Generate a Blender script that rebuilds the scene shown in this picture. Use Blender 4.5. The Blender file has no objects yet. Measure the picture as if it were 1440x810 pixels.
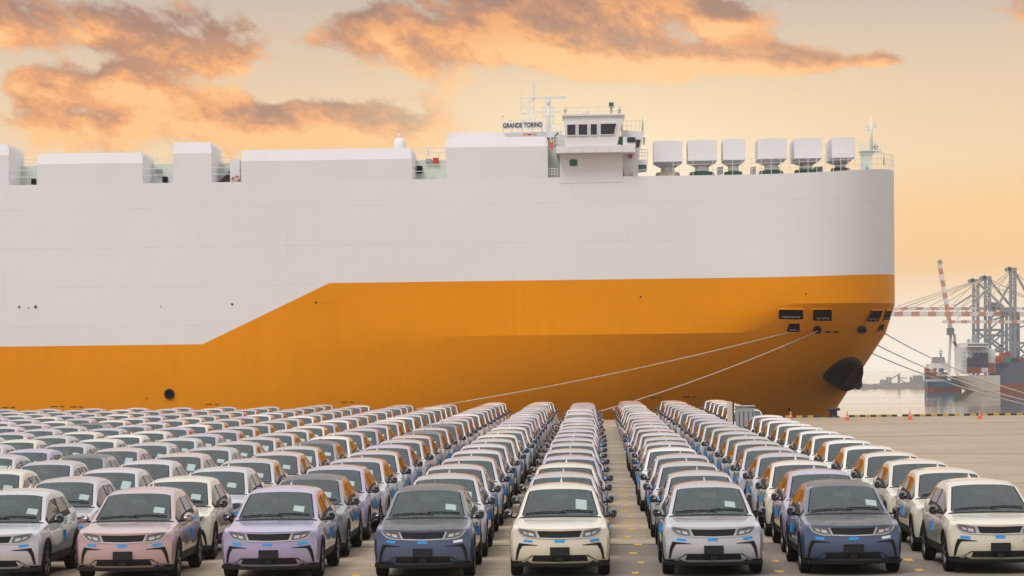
import bpy, bmesh, math, random
import numpy as np
from mathutils import Vector, Matrix
from mathutils.bvhtree import BVHTree

random.seed(7)
HAZE = True
scene = bpy.context.scene
COL = scene.collection

# ------------------------------------------------------------------ camera
W, H, F = 1440.0, 810.0, 3713.0          # photograph size and focal length in its pixels
VPX, VPY = 835.0, 510.0                  # where the car columns vanish
ROLL = math.radians(0.70)
CAM = Vector((0.0, 0.0, 3.78))
_f = Vector(((VPX - W / 2) / F, -(VPY - H / 2) / F, -1.0)).normalized()
_r = Vector((math.cos(ROLL), math.sin(ROLL), 0.0))
_r = (_r - _f * _r.dot(_f)).normalized()
_u = _r.cross(_f).normalized()
W2C = Matrix((_r, _f, _u)).transposed()   # columns: world X, Y, Z seen by the camera
C2W = W2C.transposed()
cam_data = bpy.data.cameras.new('camera')
cam_data.sensor_width = 36.0
cam_data.lens = 36.0 * F / W
cam_data.clip_start = 0.5
cam_data.clip_end = 60000.0
cam = bpy.data.objects.new('camera', cam_data)
COL.objects.link(cam)
cam.matrix_world = Matrix.Translation(CAM) @ C2W.to_4x4()
scene.camera = cam

def at(px, py, Y):
    """world point on the vertical plane at depth Y that photo pixel (px, py) looks at"""
    d = C2W @ Vector(((px - W / 2) / F, -(py - H / 2) / F, -1.0))
    return CAM + d * ((Y - CAM.y) / d.y)

def atz(px, py, Z):
    d = C2W @ Vector(((px - W / 2) / F, -(py - H / 2) / F, -1.0))
    return CAM + d * ((Z - CAM.z) / d.z)

def pix(p):
    c = W2C @ (Vector(p) - CAM)
    return (W / 2 + F * c.x / -c.z, H / 2 - F * c.y / -c.z)

# ------------------------------------------------------------------ world, sun, exposure
def nd(nt, typ, **kw):
    n = nt.nodes.new(typ)
    for k, v in kw.items():
        if k.startswith('i_'):
            n.inputs[k[2:].replace('_', ' ')].default_value = v
        else:
            setattr(n, k, v)
    return n

class NG:
    """tiny expression helper over a node tree"""
    def __init__(s, nt): s.nt = nt
    def put(s, sock, v):
        if isinstance(v, bpy.types.NodeSocket): s.nt.links.new(v, sock)
        elif v is not None: sock.default_value = v
    def m(s, op, a, b=None, c=None, clamp=False):
        n = s.nt.nodes.new('ShaderNodeMath'); n.operation = op; n.use_clamp = clamp
        s.put(n.inputs[0], a); s.put(n.inputs[1], b); s.put(n.inputs[2], c)
        return n.outputs[0]
    def mr(s, v, a, b, c=0.0, d=1.0, typ='LINEAR'):
        n = s.nt.nodes.new('ShaderNodeMapRange'); n.interpolation_type = typ
        s.put(n.inputs[0], v)
        for i, x in enumerate((a, b, c, d)): s.put(n.inputs[i + 1], x)
        return n.outputs[0]
    def mix(s, f, a, b, mode='MIX'):
        n = s.nt.nodes.new('ShaderNodeMix'); n.data_type = 'RGBA'; n.blend_type = mode
        s.put(n.inputs[0], f)
        s.put(n.inputs[6], a if isinstance(a, bpy.types.NodeSocket) else (*a, 1))
        s.put(n.inputs[7], b if isinstance(b, bpy.types.NodeSocket) else (*b, 1))
        return n.outputs[2]
    def noise(s, vec, scale, detail=4.0, rough=0.5, dist=0.0):
        n = s.nt.nodes.new('ShaderNodeTexNoise')
        s.put(n.inputs['Vector'], vec)
        n.inputs['Scale'].default_value = scale; n.inputs['Detail'].default_value = detail
        n.inputs['Roughness'].default_value = rough; n.inputs['Distortion'].default_value = dist
        return n.outputs[0]
    def ramp(s, f, stops, interp='LINEAR'):
        n = s.nt.nodes.new('ShaderNodeValToRGB'); s.put(n.inputs[0], f)
        cr = n.color_ramp; cr.interpolation = interp
        while len(cr.elements) < len(stops): cr.elements.new(0.5)
        for e, (p, c) in zip(cr.elements, stops): e.position = p; e.color = (*c, 1)
        return n.outputs[0]
    def vm(s, op, a, b=None):
        n = s.nt.nodes.new('ShaderNodeVectorMath'); n.operation = op
        s.put(n.inputs[0], a); s.put(n.inputs[1], b)
        return n.outputs[0]
    def comb(s, x, y, z):
        n = s.nt.nodes.new('ShaderNodeCombineXYZ')
        s.put(n.inputs[0], x); s.put(n.inputs[1], y); s.put(n.inputs[2], z)
        return n.outputs[0]
    def sep(s, v):
        n = s.nt.nodes.new('ShaderNodeSeparateXYZ'); s.put(n.inputs[0], v)
        return n.outputs

SUN_EL, SUN_AZ = math.radians(58), math.radians(-150)   # azimuth from +Y towards +X: behind the camera's left
world = bpy.data.worlds.new('World')
scene.world = world
world.use_nodes = True
wt = world.node_tree
wt.nodes.clear()
g = NG(wt)
tc = nd(wt, 'ShaderNodeTexCoord')
dx, dy, dz = g.sep(tc.outputs['Generated'])
sky = nd(wt, 'ShaderNodeTexSky', sky_type='NISHITA', sun_disc=False, sun_elevation=SUN_EL, sun_rotation=SUN_AZ)
sky.dust_density = 4.0
# evening sky: pale at the horizon, apricot above it, grey-beige higher up, cool grey overhead
el = g.m('MAXIMUM', dz, 0.0)
horiz = g.ramp(g.m('MULTIPLY', el, 5.0), [
    (0.0, (1.22, 1.12, 0.99)), (0.08, (1.14, 1.0, 0.82)), (0.17, (1.03, 0.66, 0.33)), (0.28, (1.03, 0.66, 0.32)), (0.38, (0.96, 0.70, 0.44)),
    (0.52, (0.84, 0.64, 0.44)), (0.70, (0.62, 0.51, 0.42)), (1.0, (0.60, 0.54, 0.50))])
high = g.ramp(el, [(0.0, (0.62, 0.56, 0.52)), (0.35, (0.80, 0.77, 0.77)), (1.0, (1.22, 1.22, 1.27))])
base = g.mix(g.mr(el, 0.14, 0.30), horiz, high)
# away from the sunset the low sky turns to soft grey-pink
west = g.mr(dy, -0.2, 0.85, 0.0, 1.0, 'SMOOTHSTEP')
base = g.mix(west, g.mix(g.mr(el, 0.0, 0.4), (0.62, 0.58, 0.58), high), base)
skyd = g.mix(1.0, sky.outputs[0], (0.05, 0.05, 0.05), 'MULTIPLY')
base = g.mix(0.06, base, skyd)
# view-plane angles of the part of the sky beyond the ship
ys = g.m('MAXIMUM', dy, 0.05)
ta = g.m('DIVIDE', dx, ys)
te = g.m('DIVIDE', dz, ys)
front = g.mr(dy, 0.5, 0.8)
def ang(px, py):
    p = at(px, py, 1000.0) - CAM
    return p.x / p.y, p.z / p.y
def bump(px, py, sx, sy, k, both=False):
    a, e = ang(px, py)
    u = g.m('MULTIPLY', g.m('SUBTRACT', ta, a), F / sx)
    v = g.m('MULTIPLY', g.m('SUBTRACT', te, e), F / sy)
    r2 = g.m('ADD', g.m('MULTIPLY', u, u), g.m('MULTIPLY', v, v))
    e_ = g.m('MULTIPLY', g.m('EXPONENT', g.m('MULTIPLY', r2, -0.5)), k)
    return (e_, g.m('MULTIPLY', e_, v)) if both else e_
CLOUDS = [(90, 22, 170, 30, .50), (215, 70, 110, 34, .46), (300, 45, 60, 40, .34), (50, 118, 110, 20, .34), (150, 128, 70, 26, .40), (40, 165, 110, 24, .36), (160, 182, 120, 18, .34),
          (300, 165, 70, 20, .36), (350, 175, 60, 16, .30), (540, 55, 80, 34, .50), (500, 35, 50, 22, .30), (660, 90, 80, 26, .34), (545, 150, 40, 12, .25),
          (760, 35, 120, 50, .58), (850, 85, 80, 24, .34), (440, 178, 60, 24, .34), (500, 182, 90, 24, .46), (620, 185, 90, 20, .42), (1040, 82, 80, 17, .85), (1010, 28, 32, 17, .80), (960, 120, 40, 14, .25),
          (1255, 86, 50, 10, .70), (1130, 92, 60, 12, .45), (1330, 170, 50, 10, .4), (60, 225, 160, 16, .25), (945, 8, 70, 24, .20), (330, 225, 120, 14, .2),
          (400, 120, 70, 18, -.3), (1200, 20, 160, 50, -.35), (1250, 270, 260, 90, -.6), (900, 200, 160, 50, -.3), (410, 60, 30, 60, -.3), (400, 5, 60, 24, -.3), (1360, 120, 80, 60, -.4), (340, 110, 120, 14, -.2), (30, 80, 60, 12, -.3)]
tot = under = None
for c in CLOUDS:
    b, u_ = bump(*c, both=True)
    tot = b if tot is None else g.m('ADD', tot, b)
    if c[4] > 0: under = u_ if under is None else g.m('ADD', under, u_)
tot = g.m('MULTIPLY', tot, front)
warp = g.comb(g.m('MULTIPLY', dx, 0.9), g.m('MULTIPLY', dy, 0.9), g.m('ADD', g.m('MULTIPLY', dz, 1.5), g.m('MULTIPLY', dx, 0.30)))
def density(off):
    v = g.vm('ADD', warp, off) if off else warp
    n1 = g.noise(v, 22.0, 10.0, 0.64, 0.12)
    return g.m('MULTIPLY', g.m('SUBTRACT', n1, 0.5), 3.3)
d0 = g.m('ADD', density(None), tot)
d1 = g.m('ADD', density((0.004, 0.0, -0.016)), tot)
alpha = g.mr(d0, 0.04, 0.44, 0.0, 1.0, 'SMOOTHSTEP')
lit = g.mr(g.m('SUBTRACT', d0, d1), -0.30, 0.34)
lowlit = g.mr(te, 0.045, 0.135, 0.42, -0.12)
lit = g.m('ADD', g.m('MULTIPLY', lit, 0.75), 0.16)
lit = g.m('ADD', lit, g.m('MULTIPLY', g.m('MULTIPLY', under, front), -0.8))   # the sun is low: cloud bellies glow
lit = g.m('ADD', lit, lowlit, clamp=True)
ccol = g.ramp(lit, [(0.0, (0.38, 0.205, 0.15)), (0.35, (0.58, 0.275, 0.155)), (0.7, (0.90, 0.40, 0.155)), (1.0, (1.0, 0.56, 0.24))])
ccol = g.mix(west, (0.50, 0.46, 0.46), ccol)
highfade = g.mr(el, 0.16, 0.40, 1.0, 0.25)
alpha = g.m('MULTIPLY', g.m('MULTIPLY', alpha, 0.92), highfade)
skyc = g.mix(alpha, base, ccol)
glow = g.m('MULTIPLY', g.m('ADD', bump(930, 205, 200, 75, 1.0), bump(720, 165, 160, 40, 0.5)), front)
skyc = g.mix(g.m('MULTIPLY', glow, 0.55, clamp=True), skyc, (1.0, 0.80, 0.50))
skyc = g.mix(g.m('MULTIPLY', g.m('MULTIPLY', bump(905, 250, 110, 38, 1.0), front), 0.6), skyc, (1.05, 0.92, 0.74))
# far below the horizon: dull warm grey
skyc = g.mix(g.mr(dz, -0.10, -0.03), (0.40, 0.37, 0.34), skyc)
bg = nd(wt, 'ShaderNodeBackground')
wt.links.new(skyc, bg.inputs[0])
bg.inputs[1].default_value = 1.05
wo = nd(wt, 'ShaderNodeOutputWorld')
wt.links.new(bg.outputs[0], wo.inputs[0])

sun_data = bpy.data.lights.new('sun', 'SUN')
sun_data.energy = 1.75
sun_data.angle = math.radians(20)
sun_data.color = (1.0, 0.97, 0.94)
sun = bpy.data.objects.new('sun', sun_data)
COL.objects.link(sun)
_sd = Vector((math.sin(SUN_AZ) * math.cos(SUN_EL), math.cos(SUN_AZ) * math.cos(SUN_EL), math.sin(SUN_EL)))
sun.rotation_euler = _sd.to_track_quat('Z', 'Y').to_euler()

scene.view_settings.view_transform = 'Standard'
scene.view_settings.look = 'None'
scene.view_settings.exposure = 0.0
scene.view_settings.gamma = 1.0
scene.view_settings.use_curve_mapping = False
scene.cycles.max_bounces = 6
scene.cycles.diffuse_bounces = 3
scene.cycles.glossy_bounces = 4
scene.cycles.transparent_max_bounces = 24
scene.cycles.volume_bounces = 2
scene.cycles.caustics_reflective = False
scene.cycles.caustics_refractive = False
scene.cycles.sample_clamp_indirect = 4.0
scene.cycles.use_denoising = True

# ------------------------------------------------------------------ materials
M = {}
def mat(name, col, rough=0.5, metal=0.0, coat=0.0, var=0.06, scale=3.0, spec=0.5, bump_s=0.0, bump_scale=40.0, stretch=(1, 1, 1), coat_rough=0.03):
    m = bpy.data.materials.new(name); m.use_nodes = True
    nt = m.node_tree; gg = NG(nt)
    p = nt.nodes['Principled BSDF']
    t = nd(nt, 'ShaderNodeTexCoord')
    v = gg.vm('MULTIPLY', t.outputs['Object'], stretch)
    n = gg.noise(v, scale, 5.0, 0.6)
    c = gg.mix(gg.mr(n, 0.3, 0.7), tuple(x * (1 - var) for x in col), tuple(min(1, x * (1 + var)) for x in col))
    nt.links.new(c, p.inputs['Base Color'])
    r = gg.mr(n, 0.3, 0.7, max(0.0, rough - 0.04), min(1.0, rough + 0.04))
    nt.links.new(r, p.inputs['Roughness'])
    p.inputs['Metallic'].default_value = metal
    p.inputs['Coat Weight'].default_value = coat
    p.inputs['Coat Roughness'].default_value = coat_rough
    p.inputs['Specular IOR Level'].default_value = spec
    if bump_s:
        bn = nd(nt, 'ShaderNodeBump'); bn.inputs['Strength'].default_value = bump_s; bn.inputs['Distance'].default_value = 0.02
        nt.links.new(gg.noise(t.outputs['Object'], bump_scale, 4.0), bn.inputs['Height'])
        nt.links.new(bn.outputs[0], p.inputs['Normal'])
    M[name] = m
    return m

def paint(name, col, metal, rough=0.32):
    m = mat(name, col, rough, metal, 1.0, 0.02, 1.5)
    # thin film of dust on what faces up
    nt = m.node_tree; gg = NG(nt); p = nt.nodes['Principled BSDF']
    src = p.inputs['Base Color'].links[0].from_socket
    t = nd(nt, 'ShaderNodeTexCoord')
    geo = nd(nt, 'ShaderNodeNewGeometry')
    up = gg.mr(gg.sep(geo.outputs['Normal'])[2], 0.3, 1.0, 0.0, 1.0)
    dn = gg.mr(gg.noise(t.outputs['Object'], 5.0, 6.0, 0.65), 0.35, 0.75, 0.02, 0.16)
    f = gg.m('MULTIPLY', up, dn)
    nt.links.new(gg.mix(f, src, (0.56, 0.51, 0.47)), p.inputs['Base Color'])
    p.inputs['Coat Roughness'].default_value = 0.035
    return m
paint('paint_cream', (0.66, 0.61, 0.48), 0.1)
paint('paint_white', (0.74, 0.73, 0.68), 0.0)
paint('paint_silver', (0.55, 0.55, 0.59), 0.45)
paint('paint_grey', (0.24, 0.23, 0.25), 0.5)
paint('paint_mid', (0.40, 0.385, 0.40), 0.45)
paint('paint_slate', (0.035, 0.035, 0.04), 0.0)
M['paint_slate'].node_tree.nodes['Principled BSDF'].inputs['Coat Weight'].default_value = 0.2
M['paint_slate'].node_tree.nodes['Principled BSDF'].inputs['Specular IOR Level'].default_value = 0.25
paint('paint_lilac', (0.39, 0.345, 0.53), 0.45)
paint('paint_pink', (0.53, 0.37, 0.37), 0.45)
paint('paint_blue', (0.07, 0.105, 0.20), 0.5)
paint('paint_black', (0.012, 0.013, 0.02), 0.0, 0.25)
mat('black_plastic', (0.011, 0.011, 0.012), 0.6, spec=0.25)
mat('rubber', (0.010, 0.0095, 0.0095), 0.9, spec=0.15, bump_s=0.2)
mat('rim_dark', (0.05, 0.05, 0.055), 0.35, 0.7)
mat('rim_silver', (0.62, 0.62, 0.64), 0.28, 0.9)
mat('chrome_trim', (0.60, 0.59, 0.60), 0.25, 0.6)
mat('grille_dark', (0.014, 0.013, 0.016), 0.5, spec=0.3, bump_s=0.5, bump_scale=120)
mat('plate_black', (0.010, 0.010, 0.010), 0.65, spec=0.2)
mat('tape_blue', (0.015, 0.30, 0.74), 0.5, var=0.1, scale=12)
mat('tape_white', (0.75, 0.75, 0.75), 0.5)
mat('paper', (0.70, 0.74, 0.72), 0.8)
mat('interior_dark', (0.05, 0.05, 0.052), 0.8)
mat('interior_seat', (0.05, 0.05, 0.052), 0.8)
mat('interior_light', (0.46, 0.46, 0.45), 0.8)
mat('lamp_lens', (0.16, 0.16, 0.18), 0.12, 0.6, 1.0, 0.25, 25)
mat('lamp_core', (0.7, 0.7, 0.72), 0.15, 0.6, 1.0)

def glass(name, tint, ior, rough=0.015, sheen=(1, 1, 1)):
    m = bpy.data.materials.new(name); m.use_nodes = True
    nt = m.node_tree; nt.nodes.clear(); gg = NG(nt)
    tr = nd(nt, 'ShaderNodeBsdfTransparent'); tr.inputs[0].default_value = (*tint, 1)
    gl = nd(nt, 'ShaderNodeBsdfGlossy'); gl.inputs['Roughness'].default_value = rough; gl.inputs[0].default_value = (*sheen, 1)
    fr = nd(nt, 'ShaderNodeFresnel'); fr.inputs[0].default_value = ior
    t = nd(nt, 'ShaderNodeTexCoord')
    # a film of dust scatters a little
    df = nd(nt, 'ShaderNodeBsdfDiffuse'); df.inputs[0].default_value = (0.46, 0.55, 0.55, 1)
    mx = nd(nt, 'ShaderNodeMixShader'); mx2 = nd(nt, 'ShaderNodeMixShader')
    dust = gg.mr(gg.noise(t.outputs['Object'], 3.0, 6.0, 0.7), 0.3, 0.7, 0.025, 0.055)
    nt.links.new(dust, mx2.inputs[0]); nt.links.new(tr.outputs[0], mx2.inputs[1]); nt.links.new(df.outputs[0], mx2.inputs[2])
    nt.links.new(fr.outputs[0], mx.inputs[0]); nt.links.new(mx2.outputs[0], mx.inputs[1]); nt.links.new(gl.outputs[0], mx.inputs[2])
    o = nd(nt, 'ShaderNodeOutputMaterial'); nt.links.new(mx.outputs[0], o.inputs[0])
    M[name] = m
    return m
glass('windscreen_glass', (0.86, 0.94, 0.93), 1.62, sheen=(0.86, 1.0, 1.0))
glass('side_glass', (0.72, 0.75, 0.74), 2.0)

mat('ship_white', (0.72, 0.705, 0.705), 0.5, var=0.03, scale=0.3)
mat('ship_pale_green', (0.60, 0.66, 0.58), 0.55, var=0.05, scale=0.6)
mat('ship_green', (0.02, 0.12, 0.065), 0.5)
mat('ship_rail', (0.70, 0.69, 0.66), 0.5)
mat('ship_dark', (0.003, 0.004, 0.010), 0.8, spec=0.05)
mat('ship_window', (0.012, 0.016, 0.03), 0.08, spec=0.6)
mat('ship_black', (0.012, 0.012, 0.014), 0.6)
mat('ship_red', (0.55, 0.03, 0.03), 0.5)
mat('ship_yellow', (0.8, 0.45, 0.02), 0.5)
mat('anchor_iron', (0.045, 0.035, 0.035), 0.7, 0.2, bump_s=0.4, bump_scale=8)
mat('anchor_housing', (0.010, 0.010, 0.018), 0.7, spec=0.15, bump_s=0.3, bump_scale=3)
mat('rope', (0.50, 0.44, 0.36), 0.9)
mat('cone_red', (0.80, 0.07, 0.025), 0.5)
mat('cone_white', (0.62, 0.45, 0.40), 0.5)
mat('bollard_iron', (0.03, 0.03, 0.04), 0.6, bump_s=0.3)
mat('kerb_black', (0.02, 0.02, 0.022), 0.7)
mat('kerb_yellow', (0.42, 0.25, 0.03), 0.7)
mat('post_cream', (0.62, 0.52, 0.40), 0.6)
mat('post_dark', (0.03, 0.028, 0.027), 0.6)
mat('cabinet_grey', (0.32, 0.32, 0.33), 0.6, bump_s=0.1)
mat('paint_yellow', (0.60, 0.36, 0.04), 0.7, var=0.35, scale=20)
mat('joint_dark', (0.06, 0.05, 0.045), 0.9)
mat('crane_blue_hazed', (0.23, 0.265, 0.31), 0.5)  # blue paled and greyed: part of the distance haze is in the colour
mat('crane_white', (0.75, 0.73, 0.70), 0.5)
mat('crane_red_hazed', (0.58, 0.25, 0.19), 0.5)  # red paled too, with some distance haze mixed into it
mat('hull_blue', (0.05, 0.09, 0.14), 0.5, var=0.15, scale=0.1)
mat('hull_feeder', (0.03, 0.13, 0.24), 0.5, var=0.15, scale=0.1)
mat('hull_cream', (0.70, 0.63, 0.53), 0.5, var=0.1, scale=0.1)
mat('boot_red', (0.33, 0.10, 0.09), 0.6)
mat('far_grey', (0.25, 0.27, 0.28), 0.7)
mat('far_white', (0.72, 0.72, 0.70), 0.5)
for k, c in {'box_red': (0.36, 0.05, 0.035), 'box_blue': (0.03, 0.09, 0.22), 'box_white': (0.62, 0.62, 0.6), 'box_green': (0.03, 0.22, 0.17), 'box_brown': (0.2, 0.06, 0.04), 'box_navy': (0.02, 0.035, 0.09)}.items():
    mat(k, c, 0.6)
mat('rock', (0.16, 0.15, 0.13), 0.9, bump_s=0.5, bump_scale=1.0)
mat('quay_wall', (0.30, 0.28, 0.25), 0.85)

# ------------------------------------------------------------------ mesh builder
class MB:
    def __init__(s): s.v = []; s.f = []; s.m = []; s.sm = []
    def add(s, verts, faces, mk, smooth=False):
        b = len(s.v)
        s.v += [tuple(p) for p in verts]
        for f in faces:
            s.f.append(tuple(b + i for i in f)); s.m.append(mk); s.sm.append(smooth)
        return s
    def merge(s, o):
        b = len(s.v); s.v += o.v
        s.f += [tuple(b + i for i in f) for f in o.f]; s.m += o.m; s.sm += o.sm
        return s
    def box(s, x0, x1, y0, y1, z0, z1, mk):
        v = [(x, y, z) for z in (z0, z1) for y in (y0, y1) for x in (x0, x1)]
        return s.add(v, [(0, 2, 3, 1), (4, 5, 7, 6), (0, 1, 5, 4), (2, 6, 7, 3), (0, 4, 6, 2), (1, 3, 7, 5)], mk)
    def bar(s, a, b, w, h, mk):
        """square bar from a to b"""
        a = Vector(a); b = Vector(b); d = (b - a).normalized()
        up = Vector((0, 0, 1)) if abs(d.z) < 0.95 else Vector((0, 1, 0))
        r = d.cross(up).normalized() * (w / 2); q = r.cross(d).normalized() * (h / 2)
        v = [p + i * r + j * q for p in (a, b) for i, j in ((-1, -1), (1, -1), (1, 1), (-1, 1))]
        return s.add(v, [(0, 1, 2, 3), (7, 6, 5, 4), (0, 4, 5, 1), (1, 5, 6, 2), (2, 6, 7, 3), (3, 7, 4, 0)], mk)
    def tube(s, pts, r, mk, n=6, caps=True):
        pts = [Vector(p) for p in pts]; rr = r if isinstance(r, (list, tuple)) else [r] * len(pts)
        vs = []; k = len(pts)
        for i, p in enumerate(pts):
            d = (pts[min(i + 1, k - 1)] - pts[max(i - 1, 0)]).normalized()
            up = Vector((0, 0, 1)) if abs(d.z) < 0.95 else Vector((0, 1, 0))
            x = d.cross(up).normalized(); y = x.cross(d)
            for j in range(n):
                a = 2 * math.pi * j / n
                vs.append(p + (x * math.cos(a) + y * math.sin(a)) * rr[i])
        fs = [(i * n + j, i * n + (j + 1) % n, (i + 1) * n + (j + 1) % n, (i + 1) * n + j) for i in range(k - 1) for j in range(n)]
        s.add(vs, fs, mk, True)
        if caps:
            b = len(s.v) - len(vs)
            s.f += [tuple(b + j for j in range(n))[::-1], tuple(b + (k - 1) * n + j for j in range(n))]
            s.m += [mk, mk]; s.sm += [False, False]
        return s
    def lathe(s, prof, c, mk, n=16, axis='z', smooth=True):
        """prof: (radius, height) pairs about c"""
        c = Vector(c); vs = []
        for r, h in prof:
            for j in range(n):
                a = 2 * math.pi * j / n; u, w = r * math.cos(a), r * math.sin(a)
                vs.append(c + Vector({'z': (u, w, h), 'x': (h, u, w), 'y': (u, h, w)}[axis]))
        k = len(prof)
        fs = [(i * n + j, i * n + (j + 1) % n, (i + 1) * n + (j + 1) % n, (i + 1) * n + j) for i in range(k - 1) for j in range(n)]
        return s.add(vs, fs, mk, smooth)
    def prism(s, poly, fn, thick, mk):
        """poly: 2-D outline, fn(u, v, t) -> 3-D point, extruded t = 0..thick"""
        n = len(poly)
        v = [fn(u, w, 0) for u, w in poly] + [fn(u, w, thick) for u, w in poly]
        return s.add(v, [tuple(range(n))[::-1], tuple(range(n, 2 * n))] + [(i, (i + 1) % n, n + (i + 1) % n, n + i) for i in range(n)], mk)
    def grid(s, rows, mk, smooth=True):
        nr, nc = len(rows), len(rows[0])
        return s.add([p for r in rows for p in r], [(i * nc + j, i * nc + j + 1, (i + 1) * nc + j + 1, (i + 1) * nc + j) for i in range(nr - 1) for j in range(nc - 1)], mk, smooth)
    def mesh(s, name, sharp=None, recalc=True):
        me = bpy.data.meshes.new(name)
        me.from_pydata(s.v, [], s.f)
        keys = []
        for k in s.m:
            if k not in keys: keys.append(k)
        for k in keys: me.materials.append(M[k])
        me.polygons.foreach_set('material_index', [keys.index(k) for k in s.m])
        me.polygons.foreach_set('use_smooth', s.sm)
        if recalc:
            bm = bmesh.new(); bm.from_mesh(me)
            bmesh.ops.recalc_face_normals(bm, faces=bm.faces); bm.to_mesh(me); bm.free()
        if sharp: me.set_sharp_from_angle(angle=math.radians(sharp))
        me['keys'] = keys
        me.update()
        return me

def link(name, me, parent=None, loc=None):
    o = bpy.data.objects.new(name, me)
    COL.objects.link(o)
    if parent is not None: o.parent = parent
    if loc is not None: o.location = loc
    return o
def build(mb, name, parent=None, sharp=None, recalc=True):
    return link(name, mb.mesh(name, sharp, recalc), parent)
def tag(o, label=None, cat=None, group=None, kind=None):
    if label: o['label'] = label
    if cat: o['category'] = cat
    if group: o['group'] = group
    if kind: o['kind'] = kind
    return o
def empty(name, loc=(0, 0, 0)):
    o = bpy.data.objects.new(name, None); o.empty_display_size = 0.3
    COL.objects.link(o); o.location = loc
    return o

# ------------------------------------------------------------------ setting: ground, quay, water
QY = 174.5           # quay edge
WATER_Z = -8.0
Y0 = 177.6           # port side of the big ship

def ground_material():
    m = bpy.data.materials.new('concrete_yard'); m.use_nodes = True
    nt = m.node_tree; gg = NG(nt); p = nt.nodes['Principled BSDF']
    t = nd(nt, 'ShaderNodeTexCoord'); P = t.outputs['Object']
    x, y, z = gg.sep(P)
    big = gg.noise(gg.vm('MULTIPLY', P, (0.25, 1.0, 1.0)), 0.22, 5.0, 0.6)
    streak = gg.noise(gg.vm('MULTIPLY', P, (0.28, 1.5, 1.0)), 0.9, 7.0, 0.68, 0.3)
    fine = gg.noise(P, 9.0, 6.0, 0.7)
    spot = gg.noise(P, 1.7, 4.0, 0.6)
    c = gg.mix(gg.mr(big, 0.3, 0.7), (0.295, 0.228, 0.155), (0.405, 0.318, 0.222))
    c = gg.mix(gg.mr(streak, 0.42, 0.72, 0.0, 0.6), c, (0.50, 0.42, 0.325))
    c = gg.mix(gg.mr(streak, 0.28, 0.45, 0.8, 0.0), c, (0.30, 0.24, 0.185))
    c = gg.mix(gg.mr(spot, 0.60, 0.72, 0.0, 0.4), c, (0.26, 0.21, 0.165))
    c = gg.mix(gg.mr(fine, 0.35, 0.7, 0.0, 0.42), c, (0.20, 0.16, 0.125))
    # tyre marks, oil and rusty water stains
    tyre = gg.noise(gg.vm('MULTIPLY', gg.vm('ADD', P, (31.0, 7.0, 0.0)), (0.05, 2.4, 1.0)), 1.0, 3.0, 0.5, 0.4)
    c = gg.mix(gg.mr(tyre, 0.63, 0.74, 0.0, 0.6), c, (0.20, 0.165, 0.135))
    rust = gg.noise(gg.vm('MULTIPLY', gg.vm('ADD', P, (3.0, 91.0, 0.0)), (0.06, 0.16, 1.0)), 1.0, 5.0, 0.6)
    c = gg.mix(gg.mr(rust, 0.56, 0.68, 0.0, 0.5), c, (0.56, 0.36, 0.24))
    drip = gg.noise(gg.vm('MULTIPLY', P, (0.7, 1.0, 1.0)), 1.1, 3.0, 0.5)
    c = gg.mix(gg.mr(drip, 0.68, 0.74, 0.0, 0.55), c, (0.50, 0.32, 0.12))
    # the first bay is newer, darker asphalt
    asph = gg.mr(gg.m('ADD', y, gg.m('MULTIPLY', gg.m('SUBTRACT', big, 0.5), 0.6)), 54.9, 55.1, 1.0, 0.0)
    asph = gg.m('MULTIPLY', asph, gg.mr(x, -0.6, 0.6))
    ac = gg.mix(gg.mr(fine, 0.3, 0.7), (0.14, 0.12, 0.10), (0.21, 0.18, 0.15))
    c = gg.mix(gg.m('MULTIPLY', asph, 0.85), c, ac)
    nt.links.new(c, p.inputs['Base Color'])
    nt.links.new(gg.mr(fine, 0.2, 0.8, 0.72, 0.92), p.inputs['Roughness'])
    p.inputs['Specular IOR Level'].default_value = 0.3
    b = nd(nt, 'ShaderNodeBump'); b.inputs['Strength'].default_value = 0.25; b.inputs['Distance'].default_value = 0.02
    nt.links.new(gg.noise(P, 25.0, 6.0, 0.7), b.inputs['Height']); nt.links.new(b.outputs[0], p.inputs['Normal'])
    M['concrete_yard'] = m
ground_material()
mb = MB()
xs = [-400, -150, -60, -30, 0, 30, 60, 150, 400]; ysx = [-200, -40, 0, 40, 80, 120, 160, QY]
mb.grid([[(x, y, 0.0) for x in xs] for y in ysx], 'concrete_yard', False)
ground = tag(build(mb, 'ground'), kind='structure')
mb = MB()
mb.grid([[(x, QY, z) for x in xs] for z in (-12.0, -4.0, 0.0)], 'quay_wall', False)
tag(build(mb, 'quay_wall'), kind='structure')

def water_material():
    m = bpy.data.materials.new('harbour_water'); m.use_nodes = True
    nt = m.node_tree; gg = NG(nt); p = nt.nodes['Principled BSDF']
    t = nd(nt, 'ShaderNodeTexCoord'); P = t.outputs['Object']
    p.inputs['Base Color'].default_value = (0.06, 0.065, 0.06, 1)
    p.inputs['IOR'].default_value = 1.33
    patch = gg.noise(gg.vm('MULTIPLY', P, (0.15, 1.0, 1.0)), 0.035, 4.0, 0.6)
    nt.links.new(gg.mr(patch, 0.38, 0.62, 0.015, 0.05), p.inputs['Roughness'])
    b = nd(nt, 'ShaderNodeBump'); b.inputs['Distance'].default_value = 0.25
    nt.links.new(gg.mr(patch, 0.42, 0.66, 0.01, 0.14), b.inputs['Strength'])
    nt.links.new(gg.noise(gg.vm('MULTIPLY', P, (0.35, 1.0, 1.0)), 0.45, 4.0, 0.6), b.inputs['Height'])
    nt.links.new(b.outputs[0], p.inputs['Normal'])
    M['harbour_water'] = m
water_material()
mb = MB()
wx = [-2600, -1500, -500, -100, 100, 500, 1500, 2600]; wy = [QY - 2, 300, 600, 1200, 1800, 2600]
mb.grid([[(x, y, WATER_Z) for x in wx] for y in wy], 'harbour_water', False)
tag(build(mb, 'water'), kind='structure')

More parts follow.
